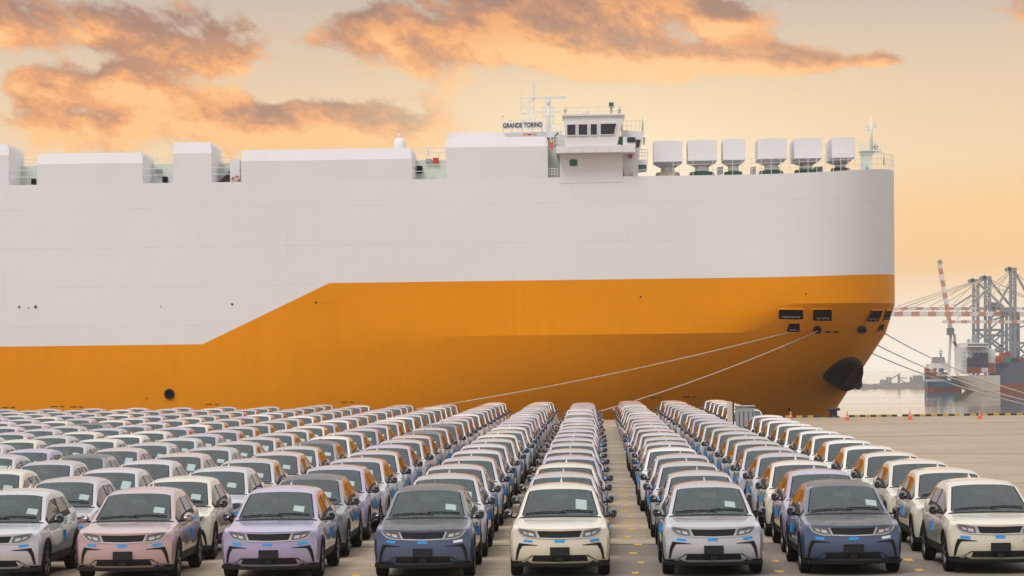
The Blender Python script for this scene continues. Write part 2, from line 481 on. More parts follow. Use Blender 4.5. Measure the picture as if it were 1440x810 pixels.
# painted bay marks and joints of the yard
COLX = {}
_lx = [-0.64, -3.05, -5.77, -8.35, -10.73, -13.25, -15.75, -18.25, -20.75, -23.25, -25.75, -28.25, -30.75, -33.25]
mark = MB().box(-0.07, 0.07, -0.28, 0.28, 0.0, 0.004, 'paint_yellow')
mark_me = mark.mesh('paint_mark')
D0, PITCH = 46.45, 4.95
for cx in (0.72, 3.26, 5.75, -4.3, -6.8):
    for k in range(0, 16):
        yy = 42.6 + k * 2.45
        if cx < 0 and k > 3: continue
        o = link('paint_mark', mark_me, ground, (cx + (0.12 if k % 2 else 0.0) + random.uniform(-.03, .03), yy, 0.004))
        o.rotation_euler.z = random.uniform(-.05, .05); o.scale = (random.uniform(.85, 1.15), random.uniform(.7, 1.1), 1)
for yy in (55.0, 80.0, 105.0, 130.0, 155.0):
    build(MB().box(-60, 60, yy - 0.04, yy + 0.04, 0.0, 0.005, 'joint_dark'), 'expansion_joint', ground)

# ------------------------------------------------------------------ the hatchback
def interp(tab, y):
    return float(np.interp(y, [a for a, _ in tab], [b for _, b in tab]))
WC = (0.83, 3.53); WR = 0.325; AR = 0.385
T_w = [(0, .835), (.08, .868), (.25, .888), (.45, .89), (.83, .89), (1.5, .872), (2.5, .872), (3.4, .885), (3.8, .865), (4.1, .80), (4.27, .70)]
T_l4 = [(0, .76), (.25, .80), (.83, .83), (1.5, .83), (2.5, .85), (3.5, .88), (4.27, .86)]
T_l5 = [(0, .868), (.25, .90), (.45, .915), (1.0, .955), (1.5, .985), (2.5, 1.02), (3.4, 1.07), (3.9, 1.10), (4.1, 1.05), (4.27, .93)]
T_zc = [(0, .868), (.12, .905), (.3, .937), (.6, .972), (.95, 1.008), (1.02, 1.03), (1.5, 1.29), (1.9, 1.485), (2.15, 1.535), (2.6, 1.565), (3.0, 1.565), (3.5, 1.54), (3.85, 1.49), (3.95, 1.43), (4.12, 1.12), (4.2, 1.0), (4.27, .94)]
T_x8 = [(0, .71), (.45, .75), (.95, .755), (1.05, .752), (1.5, .685), (1.9, .628), (2.4, .605), (3.3, .595), (3.7, .585), (3.9, .575), (4.05, .64), (4.2, .63), (4.27, .60)]
T_z8 = [(0, .878), (.25, .912), (.45, .930), (.95, .985), (1.05, 1.0), (1.5, 1.225), (1.9, 1.425), (2.4, 1.48), (3.3, 1.465), (3.7, 1.415), (3.9, 1.34), (4.05, 1.10), (4.2, .985), (4.27, .935)]
T_x9 = [(0, .63), (.45, .68), (.95, .70), (1.05, .70), (1.5, .63), (1.9, .568), (2.4, .54), (3.3, .53), (3.8, .53), (4.05, .58), (4.2, .57), (4.27, .55)]
T_z9 = [(0, .876), (.25, .915), (.45, .938), (.95, .993), (1.05, 1.02), (1.5, 1.262), (1.9, 1.458), (2.4, 1.518), (3.3, 1.505), (3.8, 1.445), (3.95, 1.36), (4.05, 1.14), (4.2, .99), (4.27, .938)]
T_bow = [(0, .30), (.3, .19), (.6, .13), (1.0, .15), (1.9, .09), (2.4, .0), (3.5, .0), (3.9, -.10), (4.27, -.20)]
T_bows = [(0, .29), (.08, .25), (.25, .10), (.40, .0), (3.9, 0), (4.27, -.20)]
STN = [0, .08, .25, .42, .47, .56, .68, .83, .98, 1.05, 1.12, 1.2, 1.26, 1.34, 1.55, 1.75, 1.9, 2.0, 2.2, 2.42, 2.5, 2.8, 3.1, 3.16, 3.23, 3.38, 3.53, 3.62, 3.72, 3.84, 3.92, 3.98, 4.1, 4.2, 4.27]
RAKE = [.10, .02, -.03, -.02, 0.0, 0.0]

def station(y):
    w = interp(T_w, y)
    arch = 0.0
    for c in WC:
        if abs(y - c) < AR: arch = max(arch, WR + math.sqrt(AR * AR - (y - c) ** 2))
    base = .235 + max(0, (y - 3.9)) * .25
    nf = max(0.0, min(1.0, (.45 - y) / .3))
    l = [((.80 + .11 * nf) * w, max(base, arch)), ((.955 + .03 * nf) * w, max(base + .04, arch)), (.985 * w, max(.45, arch + .035)), (1.0 * w, max(.62, arch + .06)),
         (.985 * w, max(interp(T_l4, y), arch + .09)), (.925 * w, interp(T_l5, y))]
    x8, z8, x9, z9, zc = interp(T_x8, y), interp(T_z8, y), interp(T_x9, y), interp(T_z9, y), interp(T_zc, y)
    x5, z5 = l[5]
    z8 = max(z8, z5 + .008)
    for f in (.10, .90): l.append((x5 + (x8 - x5) * f, z5 + (z8 - z5) * f))
    l += [(x8, z8), (x9, z9), (x9 * .52, zc - .22 * (zc - z9)), (0.0, zc)]
    b = interp(T_bow, y)
    out = []
    for i, (x, z) in enumerate(l):
        bs = interp(T_bows, y)
        yy = y + (bs if i <= 5 else (b + bs) / 2 if i <= 7 else b) * (x / .85) ** 2
        if y < .2 and i < 6: yy += RAKE[i] * (1 - y / .2)
        out.append((x, yy, z))
    return out

def body_cage():
    secs = [station(y) for y in STN]
    nl = 12
    V, Fc, K = [], [], []
    idx = {}
    def vid(p):
        k = (round(p[0], 5), round(p[1], 5), round(p[2], 5))
        if k not in idx: idx[k] = len(V); V.append(p)
        return idx[k]
    def quad(a, b, c, d, k):
        ids = [vid(a), vid(b), vid(c), vid(d)]
        u = []
        for i in ids:
            if i not in u: u.append(i)
        if len(u) >= 3: Fc.append(tuple(u)); K.append(k)
    mir = lambda p: (-p[0], p[1], p[2])
    for i in range(len(STN) - 1):
        y0, y1 = STN[i], STN[i + 1]; ym = (y0 + y1) / 2
        for j in range(nl - 1):
            k = 'paint'
            if j >= 8 and ym < .98: k = 'hood'
            elif j >= 8 and 1.98 < ym < 3.94: k = 'roof'
            if 1.05 < ym < 1.9 and j >= 9: k = 'windscreen'
            elif .98 < ym < 1.05 and j >= 8: k = 'cowl'
            elif j >= 9 and 1.9 < ym < 2.0: k = 'roof'
            elif 3.92 < ym < 4.1 and j >= 9: k = 'rear'
            if j == 6:
                if 1.34 < ym < 2.42: k = 'glass1'
                elif 2.5 < ym < 3.16: k = 'glass2'
                elif 3.23 < ym < 3.62: k = 'glass2'
                elif 1.2 < ym < 3.7: k = 'black'
            if j == 5 and 1.26 < ym < 3.3: k = 'black'
            if j == 0: k = 'black'
            if j == 1 and 1.2 < ym < 3.16: k = 'black'
            a, b, c, d = secs[i][j], secs[i][j + 1], secs[i + 1][j + 1], secs[i + 1][j]
            quad(a, d, c, b, k); quad(mir(a), mir(b), mir(c), mir(d), k)
    for st, sg in ((0, 1), (len(STN) - 1, -1)):
        s0 = secs[st]; x5 = s0[5][0]; bw = interp(T_bow, STN[st])
        def P(r, c):
            if c == 5: return s0[r]
            if r == 5: return s0[c]
            fx = s0[c][0] / x5; x = s0[r][0] * fx
            z = s0[r][2] + (s0[c][2] - s0[5][2]) * (r / 5.0) ** 2
            y = STN[st] + bw * (x / .85) ** 2 + (RAKE[r] if st == 0 else (0.0, .02, .03, .02, .01, 0)[r])
            return (x, y, z)
        for r in range(5):
            for c in range(5, 11):
                k = 'black' if r == 0 else 'paint'
                a, b, cc, d = P(r, c), P(r, c + 1), P(r + 1, c + 1), P(r + 1, c)
                quad(a, b, cc, d, k) if sg > 0 else quad(a, d, cc, b, k)
                quad(mir(a), mir(d), mir(cc), mir(b), k)
    return V, Fc, K

def subdivided(V, Fc, K, level):
    keys = sorted(set(K))
    me = bpy.data.meshes.new('cage'); me.from_pydata(V, [], Fc)
    for k in keys: me.materials.append(bpy.data.materials.new(k))
    me.polygons.foreach_set('material_index', [keys.index(k) for k in K])
    bm = bmesh.new(); bm.from_mesh(me); bmesh.ops.recalc_face_normals(bm, faces=bm.faces)
    cl = bm.edges.layers.float.get('crease_edge') or bm.edges.layers.float.new('crease_edge')
    for e in bm.edges:
        fs = e.link_faces
        if len(fs) == 2:
            a, b = keys[fs[0].material_index], keys[fs[1].material_index]
            if a != b and ('windscreen' in (a, b) or 'hood' in (a, b) or 'rear' in (a, b)): e[cl] = 0.55
            zz = [v.co.z for v in e.verts]; yy = [v.co.y for v in e.verts]
            if all(abs(z - interp(T_l5, y)) < .012 for z, y in zip(zz, yy)) and all(.3 < y < 3.9 for y in yy): e[cl] = 0.6
        elif len(fs) == 1: e[cl] = 1.0
    bm.to_mesh(me); bm.free()
    o = bpy.data.objects.new('cage', me); COL.objects.link(o)
    md = o.modifiers.new('s', 'SUBSURF'); md.levels = level; md.render_levels = level
    ev = o.evaluated_get(bpy.context.evaluated_depsgraph_get()); m2 = ev.to_mesh()
    v = [tuple(p.co) for p in m2.vertices]; f = [tuple(p.vertices) for p in m2.polygons]; k = [keys[p.material_index] for p in m2.polygons]
    ev.to_mesh_clear(); bpy.data.objects.remove(o); bpy.data.meshes.remove(me)
    for kk in keys: bpy.data.materials.remove(bpy.data.materials[kk])
    return v, f, k

KMAT = {'paint': 'P1', 'hood': 'P2', 'roof': 'P3', 'windscreen': 'windscreen_glass', 'cowl': 'black_plastic', 'rear': 'side_glass', 'glass1': 'side_glass', 'glass2': 'side_glass', 'black': 'black_plastic'}
M['P1'] = M['P2'] = M['P3'] = M['paint_silver']
M['PM'] = M['paint_black']

def car_parts():
    v, f, k = subdivided(*body_cage(), 2)
    bvh = BVHTree.FromPolygons([Vector(p) for p in v], f)
    def pick(test):
        mb = MB(); used = {}
        for fc, kk in zip(f, k):
            c = np.mean([v[i] for i in fc], axis=0)
            if not test(kk, c): continue
            ids = []
            for i in fc:
                if i not in used: used[i] = len(mb.v); mb.v.append(v[i])
                ids.append(used[i])
            mb.f.append(tuple(ids)); mb.m.append(KMAT[kk]); mb.sm.append(True)
        return mb
    P = {}
    P['body'] = pick(lambda q, c: q in ('paint', 'black', 'cowl'))
    P['hood'] = pick(lambda q, c: q == 'hood')
    P['roof'] = pick(lambda q, c: q == 'roof')
    P['windscreen'] = pick(lambda q, c: q == 'windscreen')
    P['rear_window'] = pick(lambda q, c: q == 'rear')
    for s, nm in ((-1, 'l'), (1, 'r')):
        P['side_window_f' + nm] = pick(lambda q, c: q == 'glass1' and c[0] * s > 0)
        P['side_window_b' + nm] = pick(lambda q, c: q == 'glass2' and c[0] * s > 0)
    def front(x, z, off):
        h = bvh.ray_cast(Vector((x, -2, z)), Vector((0, 1, 0)))
        if h[0] is None:
            h = bvh.find_nearest(Vector((x, 0.25, z)))
        return Vector(h[0]) - Vector((0, off, 0)) if h[0] is not None else Vector((x, .1, z))
    def strip(lo, hi, n, off, mk, thick=.02, proj=front):
        """patch between two polylines in the fascia plane, standing proud of the skin"""
        def along(pl, t):
            d = [0.0]
            for a, b in zip(pl, pl[1:]): d.append(d[-1] + math.hypot(b[0] - a[0], b[1] - a[1]))
            t *= d[-1]
            return (float(np.interp(t, d, [p[0] for p in pl])), float(np.interp(t, d, [p[1] for p in pl])))
        mb = MB(); rows = []
        for q in (0.0, 0.5, 1.0):
            r = []
            for i in range(n + 1):
                a, b = along(lo, i / n), along(hi, i / n)
                r.append(proj(a[0] + (b[0] - a[0]) * q, a[1] + (b[1] - a[1]) * q, off))
            rows.append(r)
        mb.grid(rows, mk)
        # rim down to the skin
        loop = rows[0] + [rows[1][-1]] + rows[2][::-1] + [rows[1][0]]
        dv = Vector((0, thick, 0)) if proj is front else Vector((0, 0, 0))
        if proj is not front:
            sgn = 1 if rows[0][0].x > 0 else -1
            dv = Vector((-sgn * thick, 0, 0))
        L = len(loop)
        mb.add(loop + [p + dv for p in loop], [(i, (i + 1) % L, L + (i + 1) % L, L + i) for i in range(L)], mk)
        return mb
    def fx(pl, s): return [(s * x, z) for x, z in pl]
    for s, nm in ((-1, 'l'), (1, 'r')):
        P['headlight_' + nm] = strip(fx([(.40, .715), (.52, .72), (.63, .745), (.70, .79), (.745, .86)], s), fx([(.435, .835), (.52, .845), (.62, .862), (.70, .876), (.745, .885)], s), 8, .006, 'lamp_lens')
        c = strip(fx([(.45, .74), (.54, .755)], s), fx([(.46, .79), (.55, .805)], s), 3, .012, 'lamp_core', .01)
        c.merge(strip(fx([(.57, .765), (.64, .79)], s), fx([(.575, .80), (.65, .825)], s), 3, .012, 'lamp_core', .01))
        c.merge(strip(fx([(.385, .70), (.52, .704), (.635, .73), (.71, .778), (.752, .85)], s), fx([(.388, .716), (.52, .72), (.63, .746), (.70, .792), (.745, .862)], s), 8, .012, 'chrome_trim', .012))
        P['lamp_trim_' + nm] = c
        vt = strip(fx([(.40, .578), (.56, .575), (.69, .568)], s), fx([(.40, .588), (.56, .603), (.71, .618)], s), 6, .006, 'black_plastic')
        vt.merge(strip(fx([(.655, .58), (.715, .48), (.755, .315)], s), fx([(.72, .618), (.765, .50), (.785, .315)], s), 6, .007, 'black_plastic'))
        P['bumper_vent_' + nm] = vt
        P['corner_fin_' + nm] = strip(fx([(.50, .285), (.60, .280), (.70, .275)], s), fx([(.47, .395), (.53, .36), (.64, .30)], s), 4, .012, 'P1')
    P['grille'] = strip([(-.345, .722), (0, .712), (.345, .722)], [(-.41, .835), (0, .828), (.41, .835)], 12, .006, 'grille_dark')
    t = strip([(-.36, .700), (0, .690), (.36, .700)], [(-.345, .720), (0, .711), (.345, .720)], 10, .014, 'chrome_trim')
    for s in (-1, 1): t.merge(strip(fx([(.40, .84), (.345, .712)], s), fx([(.43, .84), (.375, .70)], s), 4, .014, 'chrome_trim'))
    P['grille_trim'] = t
    P['lower_grille'] = strip([(-.66, .292), (0, .290), (.66, .292)], [(-.50, .405), (0, .412), (.50, .405)], 12, .008, 'grille_dark')
    P['chin_trim'] = strip([(-.50, .262), (0, .258), (.50, .262)], [(-.56, .296), (0, .292), (.56, .296)], 10, .02, 'P1')
    lp = []
    for z, o in ((.20, .06), (.205, .025), (.258, .012), (.265, .06)):
        lp.append([(x, .285 * (x / .85) ** 2 - .055 + o + (.0 if abs(x) < .8 else .03), z + (.012 if abs(x) > .8 else 0)) for x in [(-.872 + 1.744 * q / 20) for q in range(21)]])
    lp.append(lp[0])
    P['bumper_lip'] = MB().grid(lp, 'black_plastic', False)
    pc = front(0, .475, 0)
    pl = MB().box(-.17, .17, pc.y - .035, pc.y + .03, .395, .55, 'plate_black')
    pl.box(-.155, .155, pc.y - .039, pc.y - .034, .408, .537, 'grille_dark')
    pl.box(-.06, .06, pc.y - .02, pc.y + .08, .30, .396, 'black_plastic')
    P['licence_plate'] = pl
    def tape(cx, cz, w, h, ang, mk='tape_blue'):
        ca, sa = math.cos(ang), math.sin(ang)
        q = lambda u, w2: (cx + u * ca - w2 * sa, cz + u * sa + w2 * ca)
        return strip([q(-w / 2, -h / 2), q(w / 2, -h / 2)], [q(-w / 2, h / 2), q(w / 2, h / 2)], 3, .008, mk, .006)
    P['tape_c'] = tape(0, .655, .175, .045, 0)
    P['tape_l'] = tape(-.575, .655, .16, .045, -.08)
    P['tape_r'] = tape(.60, .662, .16, .045, .12)
    def side(s):
        def pr(y, z, off):
            h = bvh.ray_cast(Vector((2 * s, y, z)), Vector((-s, 0, 0)))
            p = Vector(h[0]) if h[0] is not None else Vector((.87 * s, y, z))
            return p + Vector((s * off, 0, 0))
        return pr
    for s, nm in ((-1, 'l'), (1, 'r')):
        pr = side(s)
        P['tape_door_' + nm] = strip([(2.40, .62), (2.47, .62)], [(2.40, .80), (2.47, .80)], 2, .032, 'tape_blue', .035, pr)
        P['tape_belt_' + nm] = strip([(2.75, .93), (3.0, .96)], [(2.75, .98), (3.0, 1.01)], 3, .03, 'tape_blue', .035, pr)
        P['handle_' + nm] = strip([(2.22, .845), (2.40, .845)], [(2.22, .875), (2.40, .875)], 2, .03, 'P1', .03, pr)
        P['handleb_' + nm] = (strip([(3.05, .875), (3.22, .875)], [(3.05, .905), (3.22, .905)], 2, .03, 'P1', .03, pr))
        for q, y in enumerate((1.33, 2.46, 3.26)):
            P['door_seam%d_' % q + nm] = (strip([(y, .36 if y < 3 else .75), (y + .012, .36 if y < 3 else .75)], [(y, .96), (y + .012, .96)], 2, .002, 'black_plastic', .004, pr))
        # arch cladding
        for c, wn in zip(WC, 'fb'):
            rows = []
            for rad in (AR - .012, AR + .022, AR + .05):
                r = []
                for i in range(15):
                    a = math.radians(-18 + 216 * i / 14)
                    y, z = c + rad * math.cos(a), WR + rad * math.sin(a)
                    zz = max(z, .26)
                    h = bvh.ray_cast(Vector((2 * s, y, zz)), Vector((-s, 0, 0)))
                    x = abs(h[0].x) if h[0] is not None and abs(h[0].x) > .7 else .845
                    r.append(Vector((s * (x + .008), y, zz)))
                rows.append(r)
            mbA = MB().grid(rows, 'black_plastic')
            P['wheel_arch_' + wn + nm] = mbA
        # door mirror on a stalk
        m = MB()
        c = Vector((s * .945, 1.52, 1.055))
        rings = []
        for q in range(7):
            th = math.pi * q / 6
            yy, rr = -math.cos(th) * .085, max(.02, math.sin(th) ** .7)
            if q == 6: rr = .82; yy = .06
            if q == 5: rr = .97; yy = .03
            rings.append([(c.x + s * (math.cos(a) * .082 * rr) , c.y + yy + .05 * math.cos(a), c.z + math.sin(a) * .090 * rr * (1 + .15 * math.cos(a))) for a in [2 * math.pi * t / 12 for t in range(13)]])
        m.grid(rings, 'PM')
        m.add(rings[-1][:-1], [tuple(range(12))], 'rim_silver')
        m.bar((s * .80, 1.50, .99), (s * .90, 1.50, 1.0), .07, .03, 'black_plastic')
        P['mirror_' + nm] = m
    # wheels: tyre and spoked rim, centred on the hub, outer face towards +x
    ty = MB().lathe([(.21, -.09), (.29, -.105), (.318, -.085), (.325, -.04), (.325, .04), (.318, .085), (.29, .105), (.222, .10), (.21, .06)], (0, 0, 0), 'rubber', 24, 'x')
    rm = MB().lathe([(.222, .098), (.205, .10), (.195, .05), (.19, -.03)], (0, 0, 0), 'rim_dark', 24, 'x')
    rm.lathe([(.19, .0), (.001, .0)], (0, 0, 0), 'black_plastic', 24, 'x')
    for i in range(5):
        for da in (-.17, .17):
            a = 2 * math.pi * i / 5 + da; a2 = 2 * math.pi * i / 5 + da * .4
            rm.bar((.085, .05 * math.cos(a2), .05 * math.sin(a2)), (.085, .205 * math.cos(a), .205 * math.sin(a)), .03, .03, 'rim_silver' if da > 0 else 'rim_dark')
    rm.lathe([(.05, .0), (.055, .095), (.001, .105)], (0, 0, 0), 'rim_dark', 10, 'x')
    P['tyre'] = ty; P['rim'] = rm
    # underbody with wheel housings
    ub = MB().box(-.60, .60, .16, 4.1, .20, .50, 'black_plastic')
    for c in WC: ub.box(-.80, .80, c - .40, c + .40, .50, .76, 'black_plastic') if c > 2 else ub.box(-.78, .78, c - .38, c + .38, .5, .74, 'black_plastic')
    P['underbody'] = ub
    # cabin
    db = MB()
    prof = [(1.14, .80), (1.14, .985), (1.35, 1.0), (1.60, .985), (1.68, .93), (1.70, .70)]
    db.add([(x, y, z) for x in (-.74, .74) for y, z in prof], [tuple(range(6)), tuple(range(11, 5, -1))] + [(i, i + 1, i + 7, i + 6) for i in range(5)], 'interior_dark')
    db.box(-.12, .12, 1.69, 1.72, .90, 1.04, 'interior_dark')
    P['dashboard'] = db
    def seat(cx, y, w):
        b = MB()
        b.box(cx - w / 2, cx + w / 2, y - .45, y + .08, .50, .66, 'interior_seat')
        def ring(z, yy, hw, d): return [(cx - hw, yy, z), (cx - hw * .8, yy - d, z), (cx + hw * .8, yy - d, z), (cx + hw, yy, z), (cx + hw * .8, yy + d, z), (cx - hw * .8, yy + d, z)]
        rs = [ring(.62, y, w / 2, .07), ring(.85, y + .07, w / 2, .075), ring(1.02, y + .12, w / 2 * .85, .06), ring(1.10, y + .15, w / 2 * .55, .045), ring(1.13, y + .155, w / 2 * .50, .05), ring(1.24, y + .17, w / 2 * .50, .05), ring(1.27, y + .175, w / 2 * .42, .03)]
        b.grid([r + [r[0]] for r in rs], 'interior_seat')
        b.add(rs[-1], [tuple(range(6))], 'interior_seat')
        return b
    P['seat_l'] = seat(-.36, 2.25, .50); P['seat_r'] = seat(.36, 2.25, .50)
    rb = MB().box(-.64, .64, 2.75, 3.2, .52, .68, 'interior_light')
    rb.add([(x, y, z) for x in (-.62, .62) for y, z in ((3.15, .6), (3.28, .6), (3.42, 1.08), (3.30, 1.08))], [(0, 1, 2, 3), (7, 6, 5, 4), (0, 4, 5, 1), (1, 5, 6, 2), (2, 6, 7, 3), (3, 7, 4, 0)], 'interior_light')
    rb.box(-.72, .72, 1.2, 4.0, .48, .515, 'interior_dark')
    for cx in (-.36, .36): rb.box(cx - .12, cx + .12, 3.36, 3.44, 1.08, 1.22, 'interior_light')
    P['rear_bench'] = rb
    sw = MB()
    pts = [(-.36 + .175 * math.cos(a), 1.80 - .08 * math.sin(a), .97 + .155 * math.sin(a)) for a in [2 * math.pi * i / 16 for i in range(17)]]
    sw.tube(pts, .016, 'interior_dark', 6, False)
    sw.bar((-.53, 1.80, .97), (-.19, 1.80, .97), .05, .03, 'interior_dark')
    P['steering_wheel'] = sw
    rv = MB().add([(x, y, z) for y in (1.72, 1.80) for x, z in ((-.155, 1.285), (-.12, 1.385), (.12, 1.385), (.155, 1.285), (.05, 1.31), (-.05, 1.31))], [(0, 1, 2, 3, 4, 5), (11, 10, 9, 8, 7, 6)] + [(i, (i + 1) % 6, 6 + (i + 1) % 6, 6 + i) for i in range(6)], 'interior_dark')
    P['cabin_mirror'] = rv
    def on_screen(x, y, off):
        h = bvh.ray_cast(Vector((x, y, 3)), Vector((0, 0, -1)))
        return Vector(h[0]) + Vector((0, -off * .45, off * .9))
    def paper(cx, y0, w, d):
        b = MB()
        b.grid([[on_screen(cx - w / 2 + w * i / 3, y0 + d * j / 3, -.012) for i in range(4)] for j in range(4)], 'paper')
        return b
    P['paper'] = paper(.43, 1.33, .19, .17)
    P['paper_tall'] = paper(.40, 1.30, .20, .30)
    for q, (a, b) in enumerate((((-.62, 1.20), (.12, 1.13)), ((.02, 1.17), (.60, 1.24)))):
        pts = [on_screen(a[0] + (b[0] - a[0]) * t, a[1] + (b[1] - a[1]) * t, .018) for t in (0, .25, .5, .75, 1)]
        P['wiper%d' % q] = MB().tube(pts, .011, 'black_plastic', 5)
    # black ceramic edge of the windscreen
    def es(y): return interp(T_x9, y)
    for s in (-1, 1):
        rows = [[on_screen(s * (es(y) - dx), y + interp(T_bow, y) * (es(y) / .85) ** 2 * (1 if dx < .01 else .9), .004) for y in (1.1, 1.2, 1.35, 1.5, 1.65, 1.8, 1.88)] for dx in (.004, .022)]
        P['screen_edge_' + ('l' if s < 0 else 'r')] = MB().grid(rows, 'black_plastic')
    fin = MB().add([(-.02, 3.45, 1.54), (.02, 3.45, 1.54), (.025, 3.68, 1.51), (-.025, 3.68, 1.51), (0, 3.62, 1.62), (0, 3.68, 1.61)], [(0, 1, 4), (1, 2, 5, 4), (2, 3, 5), (3, 0, 4, 5)], 'P3')
    P['antenna_fin'] = fin
    return P

CP = car_parts()
def joined(*names):
    mb = MB()
    for n in names: mb.merge(CP[n])
    return mb
CAB = ('dashboard', 'seat_l', 'seat_r', 'rear_bench', 'steering_wheel')
ME = {}
def cm(key, mb, sharp=None, recalc=True):
    if key not in ME: ME[key] = mb().mesh(key, sharp, recalc)
    return ME[key]
SCHEMES = {  # body, hood, roof, mirror, words
    'silver': ('paint_silver', 'paint_silver', 'paint_silver', 'paint_black', 'silver'),
    'silver_grey': ('paint_silver', 'paint_mid', 'paint_mid', 'paint_black', 'silver grey'),
    'cream': ('paint_cream', 'paint_cream', 'paint_cream', 'paint_black', 'cream'),
    'white': ('paint_white', 'paint_white', 'paint_white', 'paint_black', 'white'),
    'lilac': ('paint_lilac', 'paint_lilac', 'paint_lilac', 'paint_black', 'lilac'),
    'pink': ('paint_pink', 'paint_pink', 'paint_pink', 'paint_pink', 'pink'),
    'blue': ('paint_blue', 'paint_slate', 'paint_slate', 'paint_black', 'two-tone blue'),
    'slate': ('paint_grey', 'paint_grey', 'paint_slate', 'paint_black', 'dark grey')}
def put(name, me, parent, sch):
    o = link(name, me, parent)
    for i, k in enumerate(me['keys']):
        if k in ('P1', 'P2', 'P3', 'PM'):
            o.material_slots[i].link = 'OBJECT'
            o.material_slots[i].material = M[SCHEMES[sch][('P1', 'P2', 'P3', 'PM').index(k)]]
    return o
FULL = [('body', ('body',)), ('hood', ('hood',)), ('roof', ('roof', 'antenna_fin')), ('windscreen', ('windscreen',)), ('rear_window', ('rear_window',)),
        ('side_window', ('side_window_fl',)), ('side_window', ('side_window_fr',)), ('side_window', ('side_window_bl',)), ('side_window', ('side_window_br',)),
        ('grille', ('grille', 'grille_trim')), ('lower_grille', ('lower_grille',)), ('chin_trim', ('chin_trim',)), ('bumper_lip', ('bumper_lip',)), ('licence_plate', ('licence_plate',)),
        ('bumper_vent', ('bumper_vent_l', 'corner_fin_l')), ('bumper_vent', ('bumper_vent_r', 'corner_fin_r')),
        ('door_mirror', ('mirror_l',)), ('door_mirror', ('mirror_r',)), ('door_handle', ('handle_l',)), ('door_handle', ('handle_r',)), ('door_handle', ('handleb_l',)), ('door_handle', ('handleb_r',)),
        *[('door_seam', ('door_seam%d_%s' % (q, t),)) for q in range(3) for t in 'lr'],
        ('wheel_arch', ('wheel_arch_fl',)), ('wheel_arch', ('wheel_arch_fr',)), ('wheel_arch', ('wheel_arch_bl',)), ('wheel_arch', ('wheel_arch_br',)), ('underbody', ('underbody',)),
        ('dashboard', ('dashboard',)), ('seat', ('seat_l',)), ('seat', ('seat_r',)), ('rear_bench', ('rear_bench',)), ('steering_wheel', ('steering_wheel',)), ('cabin_mirror', ('cabin_mirror',)),
        ('windscreen_edge', ('screen_edge_l',)), ('windscreen_edge', ('screen_edge_r',)), ('wiper', ('wiper0',)), ('wiper', ('wiper1',))]
MID = [('body', ('body', 'underbody', 'wheel_arch_fl', 'wheel_arch_fr', 'wheel_arch_bl', 'wheel_arch_br', 'grille', 'grille_trim', 'lower_grille', 'bumper_lip', 'headlight_l', 'headlight_r', 'bumper_vent_l', 'bumper_vent_r', 'door_seam0_l', 'door_seam0_r', 'door_seam1_l', 'door_seam1_r')),
       ('hood', ('hood',)), ('roof', ('roof', 'antenna_fin')), ('windscreen', ('windscreen',)), ('windscreen_edge', ('screen_edge_l',)), ('windscreen_edge', ('screen_edge_r',)), ('rear_window', ('rear_window',)),
       ('side_window', ('side_window_fl',)), ('side_window', ('side_window_fr',)), ('side_window', ('side_window_bl',)), ('side_window', ('side_window_br',)),
       ('door_mirror', ('mirror_l',)), ('door_mirror', ('mirror_r',)), ('cabin_interior', CAB), ('cabin_mirror', ('cabin_mirror',))]
FAR = [('body', ('body', 'hood', 'underbody', 'rear_window', 'screen_edge_l', 'screen_edge_r') + CAB), ('roof', ('roof',)), ('windscreen', ('windscreen',)),
       ('side_window', ('side_window_fl', 'side_window_bl')), ('side_window', ('side_window_fr', 'side_window_br')), ('door_mirror', ('mirror_l',)), ('door_mirror', ('mirror_r',))]
def make_car(lod, sch, sheet):
    root = empty('parked_car')
    for nm, keys in (FULL, MID, FAR)[lod]:
        put(nm, cm('_'.join((nm, str(lod)) + keys[:1]), lambda: joined(*keys), 40, False), root, sch)
    if lod < 2:
        if lod == 0:
            for s in 'lr':
                h = put('headlight', cm('hl' + s, lambda: CP['headlight_' + s], 40, False), root, sch)
                put('lamp_trim', cm('lt' + s, lambda: CP['lamp_trim_' + s], 40, False), h, sch)
            for c in WC:
                for s in (-1, 1):
                    w = put('wheel', cm('tyre', lambda: CP['tyre'], 40), root, sch)
                    w.location = (s * .775, c, WR); w.rotation_euler.z = 0 if s > 0 else math.pi
                    put('rim', cm('rim', lambda: CP['rim'], 40), w, sch)
        else:
            for c in WC:
                for s in (-1, 1):
                    w = put('wheel', cm('wheel_mid', lambda: joined('tyre', 'rim'), 40), root, sch)
                    w.location = (s * .775, c, WR); w.rotation_euler.z = 0 if s > 0 else math.pi
        for q in ('tape_door_l', 'tape_door_r') + (() if random.random() < .45 else ('tape_belt_l', 'tape_belt_r')):
            put('tape_strip', cm(q, lambda: CP[q], None, False), root, sch)
        for q in ('tape_c', 'tape_l', 'tape_r'):
            o = put('tape_strip', cm(q, lambda: CP[q], None, False), root, sch)
            if (sch, q, lod) in (('blue', 'tape_r', 0), ('blue', 'tape_c', 0)) and random.random() < .5:
                o.material_slots[0].link = 'OBJECT'; o.material_slots[0].material = M['tape_white']
            if lod == 0:
                o.location = (random.uniform(-.02, .02), 0, random.uniform(-.01, .01))
    if sheet and lod < 2:
        o = put('paper_sheet', cm(sheet, lambda: CP[sheet], None, False), root, sch)
        o.location.x = random.uniform(-.10, .05)
    return root

